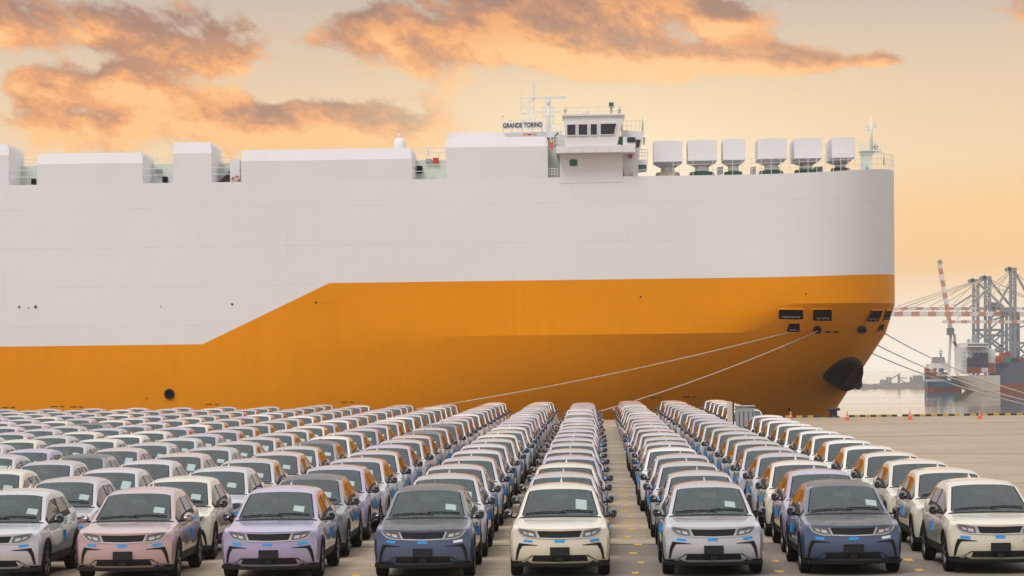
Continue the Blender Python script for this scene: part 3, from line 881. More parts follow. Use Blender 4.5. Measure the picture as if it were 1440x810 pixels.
ORD = ['', 'first', 'second', 'third', 'fourth', 'fifth', 'sixth', 'seventh', 'eighth', 'ninth', 'tenth', 'eleventh', 'twelfth', 'thirteenth', 'fourteenth', 'fifteenth', 'sixteenth', 'seventeenth', 'eighteenth', 'nineteenth', 'twentieth', 'twenty-first', 'twenty-second', 'twenty-third']
COLUMNS = [(x, 'left', i + 1) for i, x in enumerate(_lx)] + [(2.06, 'right', 1), (4.5, 'right', 2), (7.06, 'right', 3)]
FIXED = {('left', 1): ['cream', 'silver_grey', 'cream', 'lilac', 'silver_grey', 'silver_grey'], ('left', 2): ['blue', 'silver_grey', 'silver_grey', 'silver_grey', 'silver'],
         ('left', 3): ['lilac', 'slate', 'lilac', 'silver_grey', 'silver_grey'], ('left', 4): ['pink', 'cream', 'silver', 'silver_grey', 'pink'], ('left', 5): ['silver', 'silver_grey', 'silver', 'silver'],
         ('right', 1): ['silver_grey', 'silver_grey', 'silver_grey', 'silver_grey', 'white'], ('right', 2): ['blue', 'lilac', 'cream', 'silver_grey', 'silver_grey', 'silver_grey', 'silver_grey', 'silver_grey', 'silver_grey', 'silver_grey']}
NROW = 21
n_cars = 0
for X, sd, ci in COLUMNS:
    rows = []
    for r in range(NROW + 1):
        if (sd, ci) == ('right', 3) and r in (13, 14): continue
        if r == NROW and sd == 'left' and ci not in (2, 3, 7): continue
        D = D0 + r * PITCH + (random.uniform(-.2, .2) if r else 0)
        corners = [pix((X + a, D + b, c)) for a in (-.95, .95) for b in (0, 4.2) for c in (0.6, 1.5)]
        if max(c[0] for c in corners) < 2 or min(c[0] for c in corners) > W - 2: continue
        rows.append((r, D))
    for n, (r, D) in enumerate(rows):
        fx = FIXED.get((sd, ci), [])
        if (sd, ci) == ('right', 3): sch = 'cream' if r < 4 else 'white'
        elif r < len(fx): sch = fx[r]
        else: sch = random.choices(['silver_grey', 'silver', 'white', 'cream', 'lilac', 'pink', 'slate'], [44, 16, 10, 9, 12, 5, 3])[0]
        lod = 0 if r < 2 else (1 if D < 100 else 2)
        sheet = None
        if sd == 'left' or ci < 3: sheet = 'paper_tall' if (sd, ci, r) in (('left', 1, 0),) or random.random() < .15 else 'paper' if r < 2 or random.random() < .85 else None
        car = make_car(lod, sch, sheet)
        car.location = (X + (random.uniform(-.05, .05) if r else 0), D, 0.0)
        car.rotation_euler.z = random.uniform(-.011, .011)
        if rows[0][0] == 0 and r <= 10 and not ((sd, ci) == ('right', 3) and r > 12):
            where = f'{ORD[r + 1]} from the front in'
        else:
            where = f'{ORD[len(rows) - n]} from the ship in'
        tag(car, f'{SCHEMES[sch][4]} hatchback, {where} the {ORD[ci]} column {sd} of the aisle', 'car', 'new hatchbacks parked in columns on the quay')
        n_cars += 1
print('cars', n_cars)

# ------------------------------------------------------------------ the car carrier
def hull_material():
    m = bpy.data.materials.new('hull_paint'); m.use_nodes = True
    nt = m.node_tree; gg = NG(nt); p = nt.nodes['Principled BSDF']
    t = nd(nt, 'ShaderNodeTexCoord'); P = t.outputs['Object']
    x, y, z = gg.sep(P)
    a, b = at(285, 484, Y0), at(463, 398, Y0)
    edge = gg.mr(x, a.x, b.x, a.z, b.z)
    edge = gg.m('ADD', edge, gg.m('MULTIPLY', gg.m('POWER', gg.mr(x, 8.0, 22.0), 3.0), 0.42))
    side = gg.mr(gg.m('SUBTRACT', z, edge), -0.01, 0.01)
    big = gg.noise(gg.vm('MULTIPLY', P, (1, 1, 1.4)), 0.10, 5.0, 0.6)
    run = gg.noise(gg.vm('MULTIPLY', P, (2.2, 2.2, 0.10)), 1.0, 5.0, 0.65)
    blot = gg.noise(P, 0.55, 6.0, 0.7)
    wht = gg.mix(gg.mr(big, 0.3, 0.7), (0.715, 0.705, 0.71), (0.755, 0.745, 0.75))
    wht = gg.mix(gg.mr(run, 0.52, 0.85, 0.0, 0.16), wht, (0.60, 0.55, 0.50))
    org = gg.mix(gg.mr(big, 0.3, 0.7), (0.72, 0.25, 0.0), (0.80, 0.285, 0.0))
    org = gg.mix(gg.mr(run, 0.5, 0.85, 0.0, 0.26), org, (0.55, 0.18, 0.004))
    org = gg.mix(gg.mr(blot, 0.58, 0.75, 0.0, 0.25), org, (0.82, 0.30, 0.0))
    c = gg.mix(side, org, wht)
    # faint weld seams of the plating
    def seam(v, period, w):
        f = gg.m('FRACT', gg.m('DIVIDE', v, period))
        return gg.m('LESS_THAN', gg.m('ABSOLUTE', gg.m('SUBTRACT', f, 0.5)), w)
    sz = gg.m('MAXIMUM', seam(z, 2.65, 0.012), gg.m('MULTIPLY', seam(gg.m('ADD', x, gg.m('MULTIPLY', gg.m('FLOOR', gg.m('DIVIDE', z, 2.65)), 3.7)), 11.5, 0.0022), 0.8))
    sz = gg.m('MULTIPLY', sz, gg.mr(blot, 0.38, 0.6, 0.1, 1.0))
    c = gg.mix(gg.m('MULTIPLY', sz, 0.30), c, gg.mix(0.5, c, (0.35, 0.25, 0.18)))
    nt.links.new(c, p.inputs['Base Color'])
    nt.links.new(gg.mr(blot, 0.3, 0.7, 0.42, 0.58), p.inputs['Roughness'])
    p.inputs['Specular IOR Level'].default_value = 0.08
    bn = nd(nt, 'ShaderNodeBump'); bn.inputs['Strength'].default_value = 0.12; bn.inputs['Distance'].default_value = 0.12
    nt.links.new(gg.noise(gg.vm('MULTIPLY', P, (1.0, 1.0, 0.8)), 0.45, 3.0, 0.5), bn.inputs['Height'])
    nt.links.new(bn.outputs[0], p.inputs['Normal'])
    M['hull_paint'] = m
hull_material()

BEAM = 18.2
YC = Y0 + BEAM
DECK = at(600, 252, Y0).z
KN1, KN2 = 7.57, 5.67
LV = [-11.0, -8.5, -6.0, -4.0, -2.0, -0.5, 0.8, 2.0, 3.2, 4.4, KN2, 6.6, KN1, 8.5, 10.0, 12.0, 14.0, DECK]
T_stem = [(-11, 13.7), (-0.32, 17.6), (2.4, 19.35), (5.1, 21.1), (KN2, 21.4), (KN1, 21.95), (DECK, 22.0)]
T_ent = [(-11, 54), (KN2, 18), (KN1, 13.5), (DECK, 12.5)]
T_exp = [(-11, 1.95), (KN2, 3.4), (KN1, 4.4), (DECK, 4.6)]
STERN = -150.0
def sheer(x, z): return max(0.0, min(1.0, (x - 8.0) / 14.0)) ** 3 * max(0.0, (z - 6.0) / 10.2) * 0.9
hull_s = [0.0] + [math.sin(math.pi / 2 * i / 30) for i in range(1, 31)]
def waterline(z, sgn):
    xb, L, p = interp(T_stem, z), interp(T_ent, z), interp(T_exp, z)
    x0 = xb - L
    pts = []
    if z < KN2 - .01:     # ruled plating between the knuckle and the forefoot
        t = min(1.0, (KN2 - z) / (KN2 + 6.0))
        xk, xlow, Ll, pl_ = interp(T_stem, KN2), interp(T_stem, -11), interp(T_ent, -11), interp(T_exp, -11)
        xz = xk + (xlow - xk) * t
        for a in waterline(KN2, sgn):
            fr_ = (a[0] - STERN) / (xk - STERN)
            xl_ = STERN + fr_ * (xlow - STERN)
            bl = BEAM * math.sqrt(max(0.0, 1 - max(0.0, (xl_ - xlow + Ll) / Ll) ** pl_))
            bk = abs(a[1] - YC)
            pts.append((STERN + fr_ * (xz - STERN), YC + sgn * (bk + (bl - bk) * t), z))
        return pts
    for i in range(60):
        x = STERN + (x0 - STERN) * i / 60
        pts.append((x, YC + sgn * BEAM, z + sheer(x, z)))
    for s in hull_s:
        x = x0 + L * s
        pts.append((x, YC + sgn * BEAM * math.sqrt(max(0.0, 1 - s ** p)), z + sheer(x, z)))
    return pts
ship = empty('car_carrier_ship', (0, Y0, WATER_Z))
SHIFT = Vector((0, -Y0, -WATER_Z))
def sp(mb, name, parent=None, sharp=35, recalc=True):
    """a ship part given in world coordinates"""
    o = build(mb, name, None, sharp, recalc)
    par = parent or ship
    o.parent = par
    if par is ship: o.location = SHIFT
    return o
hb = MB()
for sgn in (-1, 1):
    rows = [waterline(z, sgn) for z in LV]
    hb.grid(rows, 'hull_paint')
top_l, top_r = waterline(DECK, -1), waterline(DECK, 1)
hb.add([(p[0], p[1], p[2] - .02) for p in top_l] + [(p[0], p[1], p[2] - .02) for p in top_r[::-1]], [tuple(range(len(top_l) * 2))], 'ship_white')
hb.add([waterline(z, s)[0] for z in (LV[0], LV[-1]) for s in (-1, 1)], [(0, 1, 3, 2)], 'hull_paint')
hull = sp(hb, 'hull', None, 9)
_hv = [Vector(p) for p in hb.v]
HB = BVHTree.FromPolygons(_hv, hb.f)
def onhull(px, py, off=0.03):
    d = (C2W @ Vector(((px - W / 2) / F, -(py - H / 2) / F, -1.0))).normalized()
    h = HB.ray_cast(CAM, d)
    if h[0] is None: return at(px, py, Y0), Vector((0, -1, 0))
    n = h[1] if h[1].dot(d) < 0 else -h[1]
    return h[0] + n * off, n
def hull_patch(poly, name, mk, parent=None, off=0.04, sub=4):
    """a plate that follows the hull skin, outline given by photo pixels"""
    mb = MB()
    c = (sum(p[0] for p in poly) / len(poly), sum(p[1] for p in poly) / len(poly))
    out = []
    for a, b in zip(poly, poly[1:] + poly[:1]):
        for i in range(sub): out.append((a[0] + (b[0] - a[0]) * i / sub, a[1] + (b[1] - a[1]) * i / sub))
    rings = []
    for k in (1.0, .66, .33):
        rings.append([onhull(c[0] + (p[0] - c[0]) * k, c[1] + (p[1] - c[1]) * k, off)[0] for p in out])
    skirt = [onhull(p[0], p[1], -0.03)[0] for p in out]
    rows = [skirt] + rings
    mb.grid([r + [r[0]] for r in rows], mk, False)
    mb.add(rings[-1], [tuple(range(len(out)))], mk)
    return sp(mb, name, parent, None, True)
def circ(cx, cy, rx, ry=None, n=12):
    ry = ry or rx
    return [(cx + rx * math.cos(2 * math.pi * i / n), cy + ry * math.sin(2 * math.pi * i / n)) for i in range(n)]
def rounded(x0, y0, x1, y1, r=2.0):
    o = []
    for cx, cy, a0 in ((x1 - r, y1 - r, 0), (x0 + r, y1 - r, 90), (x0 + r, y0 + r, 180), (x1 - r, y0 + r, 270)):
        for k in range(3):
            a = math.radians(a0 + 45 * k); o.append((cx + r * math.cos(a), cy + r * math.sin(a)))
    return o
# mooring deck openings, fairleads and small ports: dark plates colour in their shaded insides
for poly in (rounded(1094, 434.5, 1130, 449.5), rounded(1142, 434, 1170, 451.5), [(1109, 453.5), (1125, 453.5), (1124, 467), (1105, 467)],
             [(1225, 435.5), (1241, 435.5), (1234, 452), (1216, 452.5)], [(1246, 436), (1253, 436), (1248, 450), (1241, 451)], [(1238, 455), (1244, 454.5), (1239, 466), (1231, 467)]):
    w = hull_patch(poly, 'mooring_opening_shade', 'ship_dark', sub=2)
    # rim of the opening
    pts = [onhull(p[0], p[1], .05)[0] for p in poly]
    sp(MB().tube(pts + [pts[0], pts[1]], .05, 'hull_paint', 5, False), 'rim', w)
    ys = [p[1] for p in poly]; xs_ = [p[0] for p in poly]; yr = min(ys) + (max(ys) - min(ys)) * .72
    rl = MB().tube([onhull(min(xs_) + 5, yr, .06)[0], onhull(max(xs_) - 5, yr, .06)[0]], .03, 'far_grey', 4)
    for q in (.3, .55, .8):
        xx = min(xs_) + (max(xs_) - min(xs_)) * q
        rl.tube([onhull(xx, yr, .06)[0], onhull(xx, max(ys) - 2, .06)[0]], .025, 'far_grey', 4)
    sp(rl, 'inner_rail', w)
for c in ((1149, 463, 4.6, 4.2), (1211.5, 463, 5, 4.4)):
    w = hull_patch(circ(*c), 'fairlead', 'ship_dark', sub=1)
    pts = [onhull(p[0], p[1], .06)[0] for p in circ(c[0], c[1], c[2] + .3, c[3] + .3)]
    sp(MB().tube(pts + [pts[0], pts[1]], .07, 'ship_black', 5, False), 'rim', w)
for c in ((27, 431.5, 1.4), (50, 431.5, 2.0), (326.5, 427.7, 1.5), (444.5, 425.5, 1.6), (901, 417.3, 1.5), (1133, 413.5, 1.1), (207, 560, 1.1), (40, 433, .8), (226, 430.5, .7), (1110, 575.5, 2.0), (458, 427, .7), (470, 427, .7), (1246, 470, 1)):
    hull_patch(circ(*c, n=8), 'drain_hole', 'ship_black', sub=1)
big = hull_patch(circ(238.3, 554, 6.2, 6.4, 18), 'hull_port', 'ship_dark', sub=1)
pts = [onhull(p[0], p[1], .06)[0] for p in circ(238.3, 554, 6.5, 6.6, 18)]
sp(MB().tube(pts + pts[:2], .05, 'ship_black', 5, False), 'rim', big)
for (x0, x1, y) in ((1160, 1168, 466.5), (1172, 1179, 466.5)):
    hull_patch(rounded(x0, y - 1, x1, y + 1, .8), 'scupper', 'ship_black', sub=1)
# worn draught stencils low on the side
for cx, cy in ((108, 572), (299, 568.5), (489, 565.5), (12, 573), (81, 571.5), (922, 559), (970, 558)):
    for k in range(6):
        if k == 3: continue
        xx = cx - 9 + k * 3.1
        hull_patch([(xx, cy - .7), (xx + 2.3, cy - .7), (xx + 2.3, cy + .8), (xx, cy + .8)], 'stencil_mark', 'ship_black', off=.02, sub=1)
for poly in ([(1099, 485.5), (1104, 485.5), (1104, 487), (1099, 487)], [(1099, 487), (1100.6, 487), (1100.6, 494), (1099, 494)], [(1102.6, 487), (1104, 487), (1104, 494), (1102.6, 494)]):
    hull_patch(poly, 'thruster_mark', 'ship_yellow', off=.03, sub=1)

# anchor in its bolster
ah = MB()
an = [(1157, 529), (1165, 518), (1178, 508), (1192, 502.5), (1203, 502.5), (1211, 508), (1213.5, 518), (1210, 534), (1200, 546), (1188, 550), (1175, 545), (1163, 537)]
_an = []
for i_ in range(len(an)):      # smooth closed outline
    p0_, p1_, p2_, p3_ = (an[(i_ + k_ - 1) % len(an)] for k_ in range(4))
    for t_ in (0, .34, .67):
        _an.append(tuple(.5 * (2 * b_ + (c_ - a_) * t_ + (2 * a_ - 5 * b_ + 4 * c_ - d_) * t_ ** 2 + (3 * b_ - a_ - 3 * c_ + d_) * t_ ** 3) for a_, b_, c_, d_ in zip(p0_, p1_, p2_, p3_)))
an = _an
ac = (1193, 526)
rows = []
for k, off in ((1.0, -.1), (.97, .35), (.9, .8), (.75, 1.15), (.5, 1.3), (.02, 1.35)):
    r = []
    for p in an:
        q, n = onhull(ac[0] + (p[0] - ac[0]) * k, ac[1] + (p[1] - ac[1]) * k, 0.0)
        # the bolster is a short drum: it swells most towards the stem
        grow = 0.35 + 0.65 * max(0.0, min(1.0, (p[0] - 1155) / 45))
        r.append(q + Vector((0.25, -.75, -.25)) * off * grow * .55)
    rows.append(r + [r[0]])
ah.grid(rows, 'anchor_housing')
bolster = sp(ah, 'anchor_bolster', None, 70)
base, _ = onhull(1198, 524, 1.55)
def apt(px, py, o=0.0):
    p = at(px, py, base.y - .9 - o); return p
a1 = MB()
a1.bar(apt(1204, 506), apt(1199, 544), .30, .34, 'anchor_iron')
a1.bar(apt(1190, 538, .1), apt(1210, 544, .1), .42, .46, 'anchor_iron')
for tip, rt in (((1188, 532), (1193, 541)), ((1212, 520), (1208, 544))):
    A, B = apt(*rt, .15), apt(*tip, .15)
    d = (B - A); s_ = Vector((d.z, 0, -d.x)).normalized() * .22; t_ = Vector((0, .14, 0))
    a1.add([A - s_ - t_, A + s_ - t_, B - t_ * .3, A - s_ + t_, A + s_ + t_, B + t_ * .3], [(0, 1, 2), (5, 4, 3), (0, 2, 5, 3), (2, 1, 4, 5), (1, 0, 3, 4)], 'anchor_iron')
f1 = MB()
A, B, C_ = apt(1199, 508, .3), apt(1191, 540, .35), apt(1206, 536, .1)
f1.add([A, B, C_, A + Vector((0, .3, 0)), B + Vector((0, .3, 0)), C_ + Vector((0, .3, 0))], [(0, 1, 2), (5, 4, 3), (0, 3, 4, 1), (1, 4, 5, 2), (2, 5, 3, 0)], 'anchor_iron')
anc = sp(a1, 'anchor', None, None)
sp(f1, 'fluke', anc, None)

# ---- structures along the top deck (photo pixel outlines on the side plane)
def sxz(px, py, y=Y0): p = at(px, py, y); return p.x, p.z
def casing(x0, x1, ytop, ybrk, depth=5.0, lean=0.2, rake=2):
    """trunk casing flush with the hull: upright wall, sloping upper band, flat top"""
    mb = MB()
    ym = (ytop + ybrk) / 2
    l, r = sxz(x0, ybrk)[0], sxz(x1, ybrk)[0]
    zb = sxz((x0 + x1) / 2, ybrk)[1]; zt = sxz((x0 + x1) / 2, ytop, Y0 + lean)[1]; z0 = DECK - .05
    fy = Y0 + .012
    sec = [(fy, z0), (fy, zb), (fy + lean, zt), (fy + depth, zt), (fy + depth, z0)]
    k = rake * .047
    cr = .35
    xs2 = [(l, 0), (r, 0)]
    v = []
    for X, s in ((l, 1), (l + k, 1), (r - k, -1), (r, -1)):
        edge = X in (l, r)
        for i, (y, z) in enumerate(sec):
            zz = z if not (edge and i in (2, 3)) else z - .22
            v.append((X, y + (.0 if not edge else 0), zz))
    n = 5
    f = []
    for a in range(3):
        for i in range(n - 1): f.append((a * n + i, a * n + i + 1, (a + 1) * n + i + 1, (a + 1) * n + i))
    f += [tuple(range(n)), tuple(range(3 * n, 4 * n))[::-1]]
    mb.add(v, f, 'ship_white')
    return sp(mb, 'deck_casing', None, None)
for c in ((-160, 12, 204, 219), (52, 200, 215, 230), (243, 297, 200, 215.5), (339, 579, 209.5, 225), (627, 770, 193, 206.5)):
    casing(*c)
# recessed inner house seen in the gaps
RY = Y0 + 4.0
l = sxz(-300, 240, RY)[0]; r = sxz(628, 240, RY)[0]
zt = sxz(340, 229, RY)[1]
sp(MB().box(l, r, RY, RY + 26, DECK, zt, 'ship_pale_green'), 'inner_house', None, None)
r2 = sxz(786, 240, RY)[0]
sp(MB().box(r + .02, r2, RY, RY + 26, DECK, sxz(700, 186, RY)[1], 'ship_white'), 'inner_house', None, None)
def rail(px0, px1, pyb, h, y, parent=None, name='railing', posts=None, nrail=3, mk='ship_rail'):
    a, b = at(px0, pyb, y), at(px1, pyb, y)
    z = (a.z + b.z) / 2; hh = h / (F / y)
    mb = MB()
    for i in range(1, nrail + 1): mb.bar((a.x, y, z + hh * i / nrail), (b.x, y, z + hh * i / nrail), .035, .035, mk)
    n = posts or max(2, int(abs(b.x - a.x) / 1.4))
    for i in range(n + 1):
        x = a.x + (b.x - a.x) * i / n
        mb.bar((x, y, z), (x, y, z + hh), .04, .04, mk)
    return sp(mb, name, parent, None)
for a, b in ((12, 52), (200, 243), (297, 338), (580, 627)):
    sp(MB().bar((sxz(a, 200)[0], Y0 + .1, DECK + 1.0), (sxz(b, 200)[0], Y0 + .1, DECK + 1.0), .04, .04, 'ship_rail').bar((sxz(a, 200)[0], Y0 + .1, DECK + .55), (sxz(b, 200)[0], Y0 + .1, DECK + .55), .04, .04, 'ship_rail'), 'guard_rail', None, None)
rail(12, 52, 235.5, 11, RY + .2, nrail=2); rail(200, 243, 234.5, 12, RY + .2, nrail=2); rail(297, 330, 233.5, 12, RY + .2, nrail=2); rail(580, 627, 220.5, 12, RY + .2, nrail=2)
def box_on(px0, py0, px1, py1, y, d, mk, name, parent=None):
    a, b = at(px0, py1, y), at(px1, py0, y)
    return sp(MB().box(a.x, b.x, y - d, y, a.z, b.z, mk), name, parent, None)
for q in ((46, 252, 51, 260), (230, 249, 236, 257), (587, 234, 594, 244)): box_on(*q, RY, .5, 'ship_dark', 'deck_machine')
box_on(609, 222, 617, 230, RY, .2, 'ship_red', 'fire_box'); box_on(599, 223.5, 607, 229, RY, .2, 'cabinet_grey', 'deck_box'); box_on(219, 238, 228, 241, RY, .35, 'cabinet_grey', 'deck_box'); box_on(296, 238, 303, 241, RY, .35, 'cabinet_grey', 'deck_box')
box_on(606, 248, 611, 254, RY, .15, 'post_cream', 'deck_box')
# stair, locker and lifebuoy in the third gap
st = MB()
a, b = at(308, 258, RY - .8), at(327, 238, RY - .8)
for o in (0, .7): st.bar((a.x, a.y + o, a.z), (b.x, b.y + o, b.z), .12, .12, 'ship_black')
for i in range(9):
    t = (i + .5) / 9; st.box(a.x + (b.x - a.x) * t - .12, a.x + (b.x - a.x) * t + .12, a.y, a.y + .7, a.z + (b.z - a.z) * t - .02, a.z + (b.z - a.z) * t + .02, 'cabinet_grey')
sp(st, 'stairway', None, None)
box_on(321, 247, 326, 256, RY - .9, .4, 'ship_black', 'deck_box')
box_on(327, 226, 340, 260, RY - .3, 1.2, 'ship_white', 'stair_house')
rail(328, 340, 226.5, 14, RY - .4, nrail=3, posts=3)
cc = at(331.7, 252.7, RY - 1.7)
lb = MB(); R_ = .23
for i in range(8):
    pts = [(cc.x + R_ * math.cos(t), cc.y, cc.z + R_ * math.sin(t)) for t in [math.pi / 4 * i + math.pi / 4 * k / 3 for k in range(4)]]
    lb.tube(pts, .075, 'ship_red' if i % 2 else 'cone_white', 6)
sp(lb, 'lifebuoy')
# satellite dome on the long casing
cc = at(562, 207, Y0 + 3.5)
dm = MB().lathe([(.40, -.1), (.42, .25), (.36, .48), (.22, .62), (.001, .68)], cc, 'ship_white', 14)
dm.tube([cc + Vector((0, 0, .66)), cc + Vector((0, 0, .78))], .04, 'ship_rail', 5)
dm.lathe([(.001, .72), (.1, .76), (.13, .84), (.1, .92), (.001, .96)], cc, 'ship_rail', 8)
sp(dm, 'satellite_dome', None, 40)
# thin aerials behind the fourth gap
for px, y0, y1 in ((602, 201, 220), (617, 210, 220)):
    sp(MB().tube([at(px, y1, RY + .5), at(px, y0, RY + .5)], .035, 'ship_rail', 5), 'aerial', None, None)
sp(MB().bar(at(598, 201.5, RY + .5), at(603, 201.5, RY + .5), .04, .04, 'ship_rail'), 'aerial', None, None)

# ---- bridge
br = MB()
YB = Y0 - .02
l, z1 = sxz(787, 212, YB); r, z0 = sxz(876, 250, YB)
br.box(l, r, YB, YB + 3.5, DECK - .4, z1, 'ship_white')
bridge = sp(br, 'bridge_base', None, None)
# rounded recesses beside the base
for px0, px1 in ((771.5, 787.5), (875, 891)):
    x0_, x1_ = sxz(px0, 230, YB)[0], sxz(px1, 230, YB)[0]
    mb = MB().box(x0_, x1_, Y0 + 1.6, Y0 + 1.75, sxz(780, 250)[1], sxz(780, 205)[1], 'ship_pale_green')
    sp(mb, 'recess_wall', bridge, None)
pl = MB()
a = at(782, 215, YB - .9); b = at(893, 204, YB - .9)
zt, zb = at(838, 204.8, YB - .9).z, at(838, 214.3, YB - .9).z
pl.box(a.x, b.x, YB - .9, YB + 3.5, zb, zt, 'ship_white')
for px in (800, 818, 838, 857, 875): 
    X = at(px, 210, YB - .9).x; pl.box(X - .03, X + .03, YB - .94, YB - .9, zb + .05, zt - .05, 'ship_rail')
sp(pl, 'bridge_platform', bridge, None)
wh = MB()
ya = YB - .7
pts = [at(795, 205, ya), at(868, 205, ya), at(875, 162, ya), at(793, 166, ya)]
z_b = (pts[0].z + pts[1].z) / 2; z_t = at(834, 163, ya).z
v = []
for y in (ya, ya + 3.4): v += [(pts[0].x, y, z_b), (pts[1].x, y, z_b), (pts[2].x + .05, y, z_t), (pts[3].x, y, z_t)]
wh.add(v, [(0, 1, 2, 3), (7, 6, 5, 4), (0, 4, 5, 1), (1, 5, 6, 2), (2, 6, 7, 3), (3, 7, 4, 0)], 'ship_white')
wh.box(pts[3].x - .12, pts[2].x + .18, ya - .12, ya + 3.5, z_t + .002, z_t + .12, 'ship_white')
wheelhouse = sp(wh, 'wheelhouse', bridge, None)
for poly in ([(797, 175), (810, 174.5), (810, 190.5), (797, 190.5)], [(813, 174.5), (826.5, 174.2), (826.5, 190.3), (813, 190.3)], [(830, 174), (840, 174), (840, 190), (830, 190.2)], [(844, 173.8), (867.5, 173.2), (864, 189.2), (844, 189.8)]):
    pp = [at(x, y, ya - .02) for x, y in poly]
    w = MB().add(pp + [p + Vector((0, .06, 0)) for p in pp], [(0, 1, 2, 3), (0, 4, 5, 1), (1, 5, 6, 2), (2, 6, 7, 3), (3, 7, 4, 0)], 'ship_window')
    o = sp(w, 'bridge_window', wheelhouse, None)
    q = [p + Vector((0, -.03, 0)) for p in pp]
    fr_ = MB()
    for i in range(4): fr_.bar(q[i], q[(i + 1) % 4], .06, .05, 'ship_white')
    sp(fr_, 'window_frame', bridge, None)
hp = [at(x, y, YB - .03) for x, y in rounded(801, 224, 812, 233.5, 2)]
sp(MB().add(hp, [tuple(range(len(hp)))], 'ship_green'), 'porthole', bridge, None, False)
rail(795, 874, 163, 12.5, ya + .2, bridge, nrail=2, posts=5)
# roof fittings
for (px, pyb, pyt, w_) in ((795, 164, 151, .10), (871, 162, 149, .10)): 
    sp(MB().bar(at(px, pyb, ya + .5), at(px, pyt, ya + .5), w_, w_, 'ship_rail').box(at(px - 2, 155, ya + .5).x, at(px + 2, 155, ya + .5).x, ya + .35, ya + .65, at(px, 157, ya).z, at(px, 153, ya).z, 'cabinet_grey'), 'roof_post', bridge, None)
cc = at(823.5, 162, ya + 1)
sp(MB().lathe([(.2, 0), (.2, .1), (.22, .1), (.22, .26), (.001, .3)], cc, 'ship_white', 12), 'roof_vent', bridge, 40)
cc = at(859.5, 162, ya + .6)
fl = MB().tube([cc, cc + Vector((0, 0, .55))], .06, 'ship_rail', 6)
fl.box(cc.x - .15, cc.x + .18, cc.y - .2, cc.y + .1, cc.z + .5, cc.z + .85, 'ship_green').box(cc.x - .1, cc.x + .1, cc.y - .1, cc.y + .1, cc.z + .2, cc.z + .36, 'cabinet_grey')
sp(fl, 'search_light', bridge, None)
# outer wing, aft of the wheelhouse to the right
wg = MB()
yw = Y0 + 1.2
def quadbox(poly, y0_, y1_, mk):
    pp = [at(x, y, y0_) for x, y in poly]
    mb = MB(); n = len(pp)
    mb.add(pp + [Vector((p.x, y1_, p.z)) for p in pp], [tuple(range(n)), tuple(range(n, 2 * n))[::-1]] + [(i, (i + 1) % n, n + (i + 1) % n, n + i) for i in range(n)], mk)
    return mb
wing = sp(quadbox([(874, 183), (906, 185), (898, 222), (874, 222)], yw, yw + 5, 'ship_white'), 'bridge_wing', None, None)
sp(quadbox([(893, 196), (901, 196.5), (898.5, 207), (893, 207)], yw - .06, yw + .02, 'ship_window'), 'wing_window', wing, None)
sp(quadbox([(874, 222), (898, 222), (897, 249), (878, 249)], yw, yw + 4.6, 'ship_white'), 'wing_base', wing, None)
sp(quadbox([(876, 192.5), (894, 193), (894, 214), (876, 214)], YB - .6, yw - .1, 'ship_white'), 'wing_cabin', wing, None)
sp(quadbox([(882, 193), (893.5, 192.8), (893.5, 200), (882, 200.2)], YB - .66, YB - .58, 'ship_window'), 'wing_window', wing, None)
sp(quadbox([(870, 192), (876, 192), (876, 203), (868, 203)], ya + .3, ya + .6, 'ship_green'), 'wing_door', wing, None)
sp(quadbox([(890, 225), (911, 224), (910, 238), (890, 240)], yw + .4, yw + 3, 'ship_white'), 'wing_platform', wing, None)
sp(quadbox([(891, 232), (909, 231.5), (909, 237), (891, 239)], yw + .34, yw + .44, 'ship_green'), 'platform_skirt', wing, None)
rail(899, 911, 224, 14, yw + .5, wing, nrail=3, posts=3)
rail(876, 905, 184, 14, yw + .3, wing, nrail=2, posts=5)
for px, yb_, yt_ in ((903.5, 184, 157), (874, 184, 168)): sp(MB().tube([at(px, yb_, yw), at(px, yt_, yw)], [.06, .03], 'ship_rail', 6), 'whip_aerial', wing, None)
sp(quadbox([(885, 217), (889, 217), (889, 222), (885, 222)], yw - .3, yw, 'ship_red'), 'fire_box', wing, None)
sp(quadbox([(886, 241), (890, 241), (890, 246), (886, 246)], yw - .2, yw, 'post_cream'), 'deck_box', wing, None)
sp(quadbox([(904, 193), (907.5, 193), (907, 203), (904, 203)], yw + .2, yw + .5, 'post_cream'), 'side_lamp', wing, None)
# stairs and gear on the left of the bridge
sp(quadbox([(783, 190), (794, 190), (794, 205), (785, 205)], ya + .9, ya + 1.1, 'ship_pale_green'), 'bridge_door', bridge, None)
stl = MB().bar(at(773, 200, Y0 + .6), at(785, 187, Y0 + .6), .1, .1, 'ship_green').bar(at(773, 196, Y0 + .6), at(785, 183, Y0 + .6), .05, .05, 'ship_rail')
sp(stl, 'bridge_ladder', bridge, None)
rail(772, 784, 249, 12, Y0 + .2, bridge, nrail=3, posts=3)
rail(774, 792, 206, 14, Y0 - .2, bridge, nrail=3, posts=4)
sp(quadbox([(774.5, 199), (777.5, 199), (777.5, 211), (774.5, 211)], Y0 - .3, Y0 - .1, 'cone_red'), 'life_jacket_box', bridge, None)
sp(quadbox([(773, 197), (776.5, 197), (776.5, 200.5), (773, 200.5)], Y0 - .34, Y0 - .12, 'ship_yellow'), 'signal_box', bridge, None)

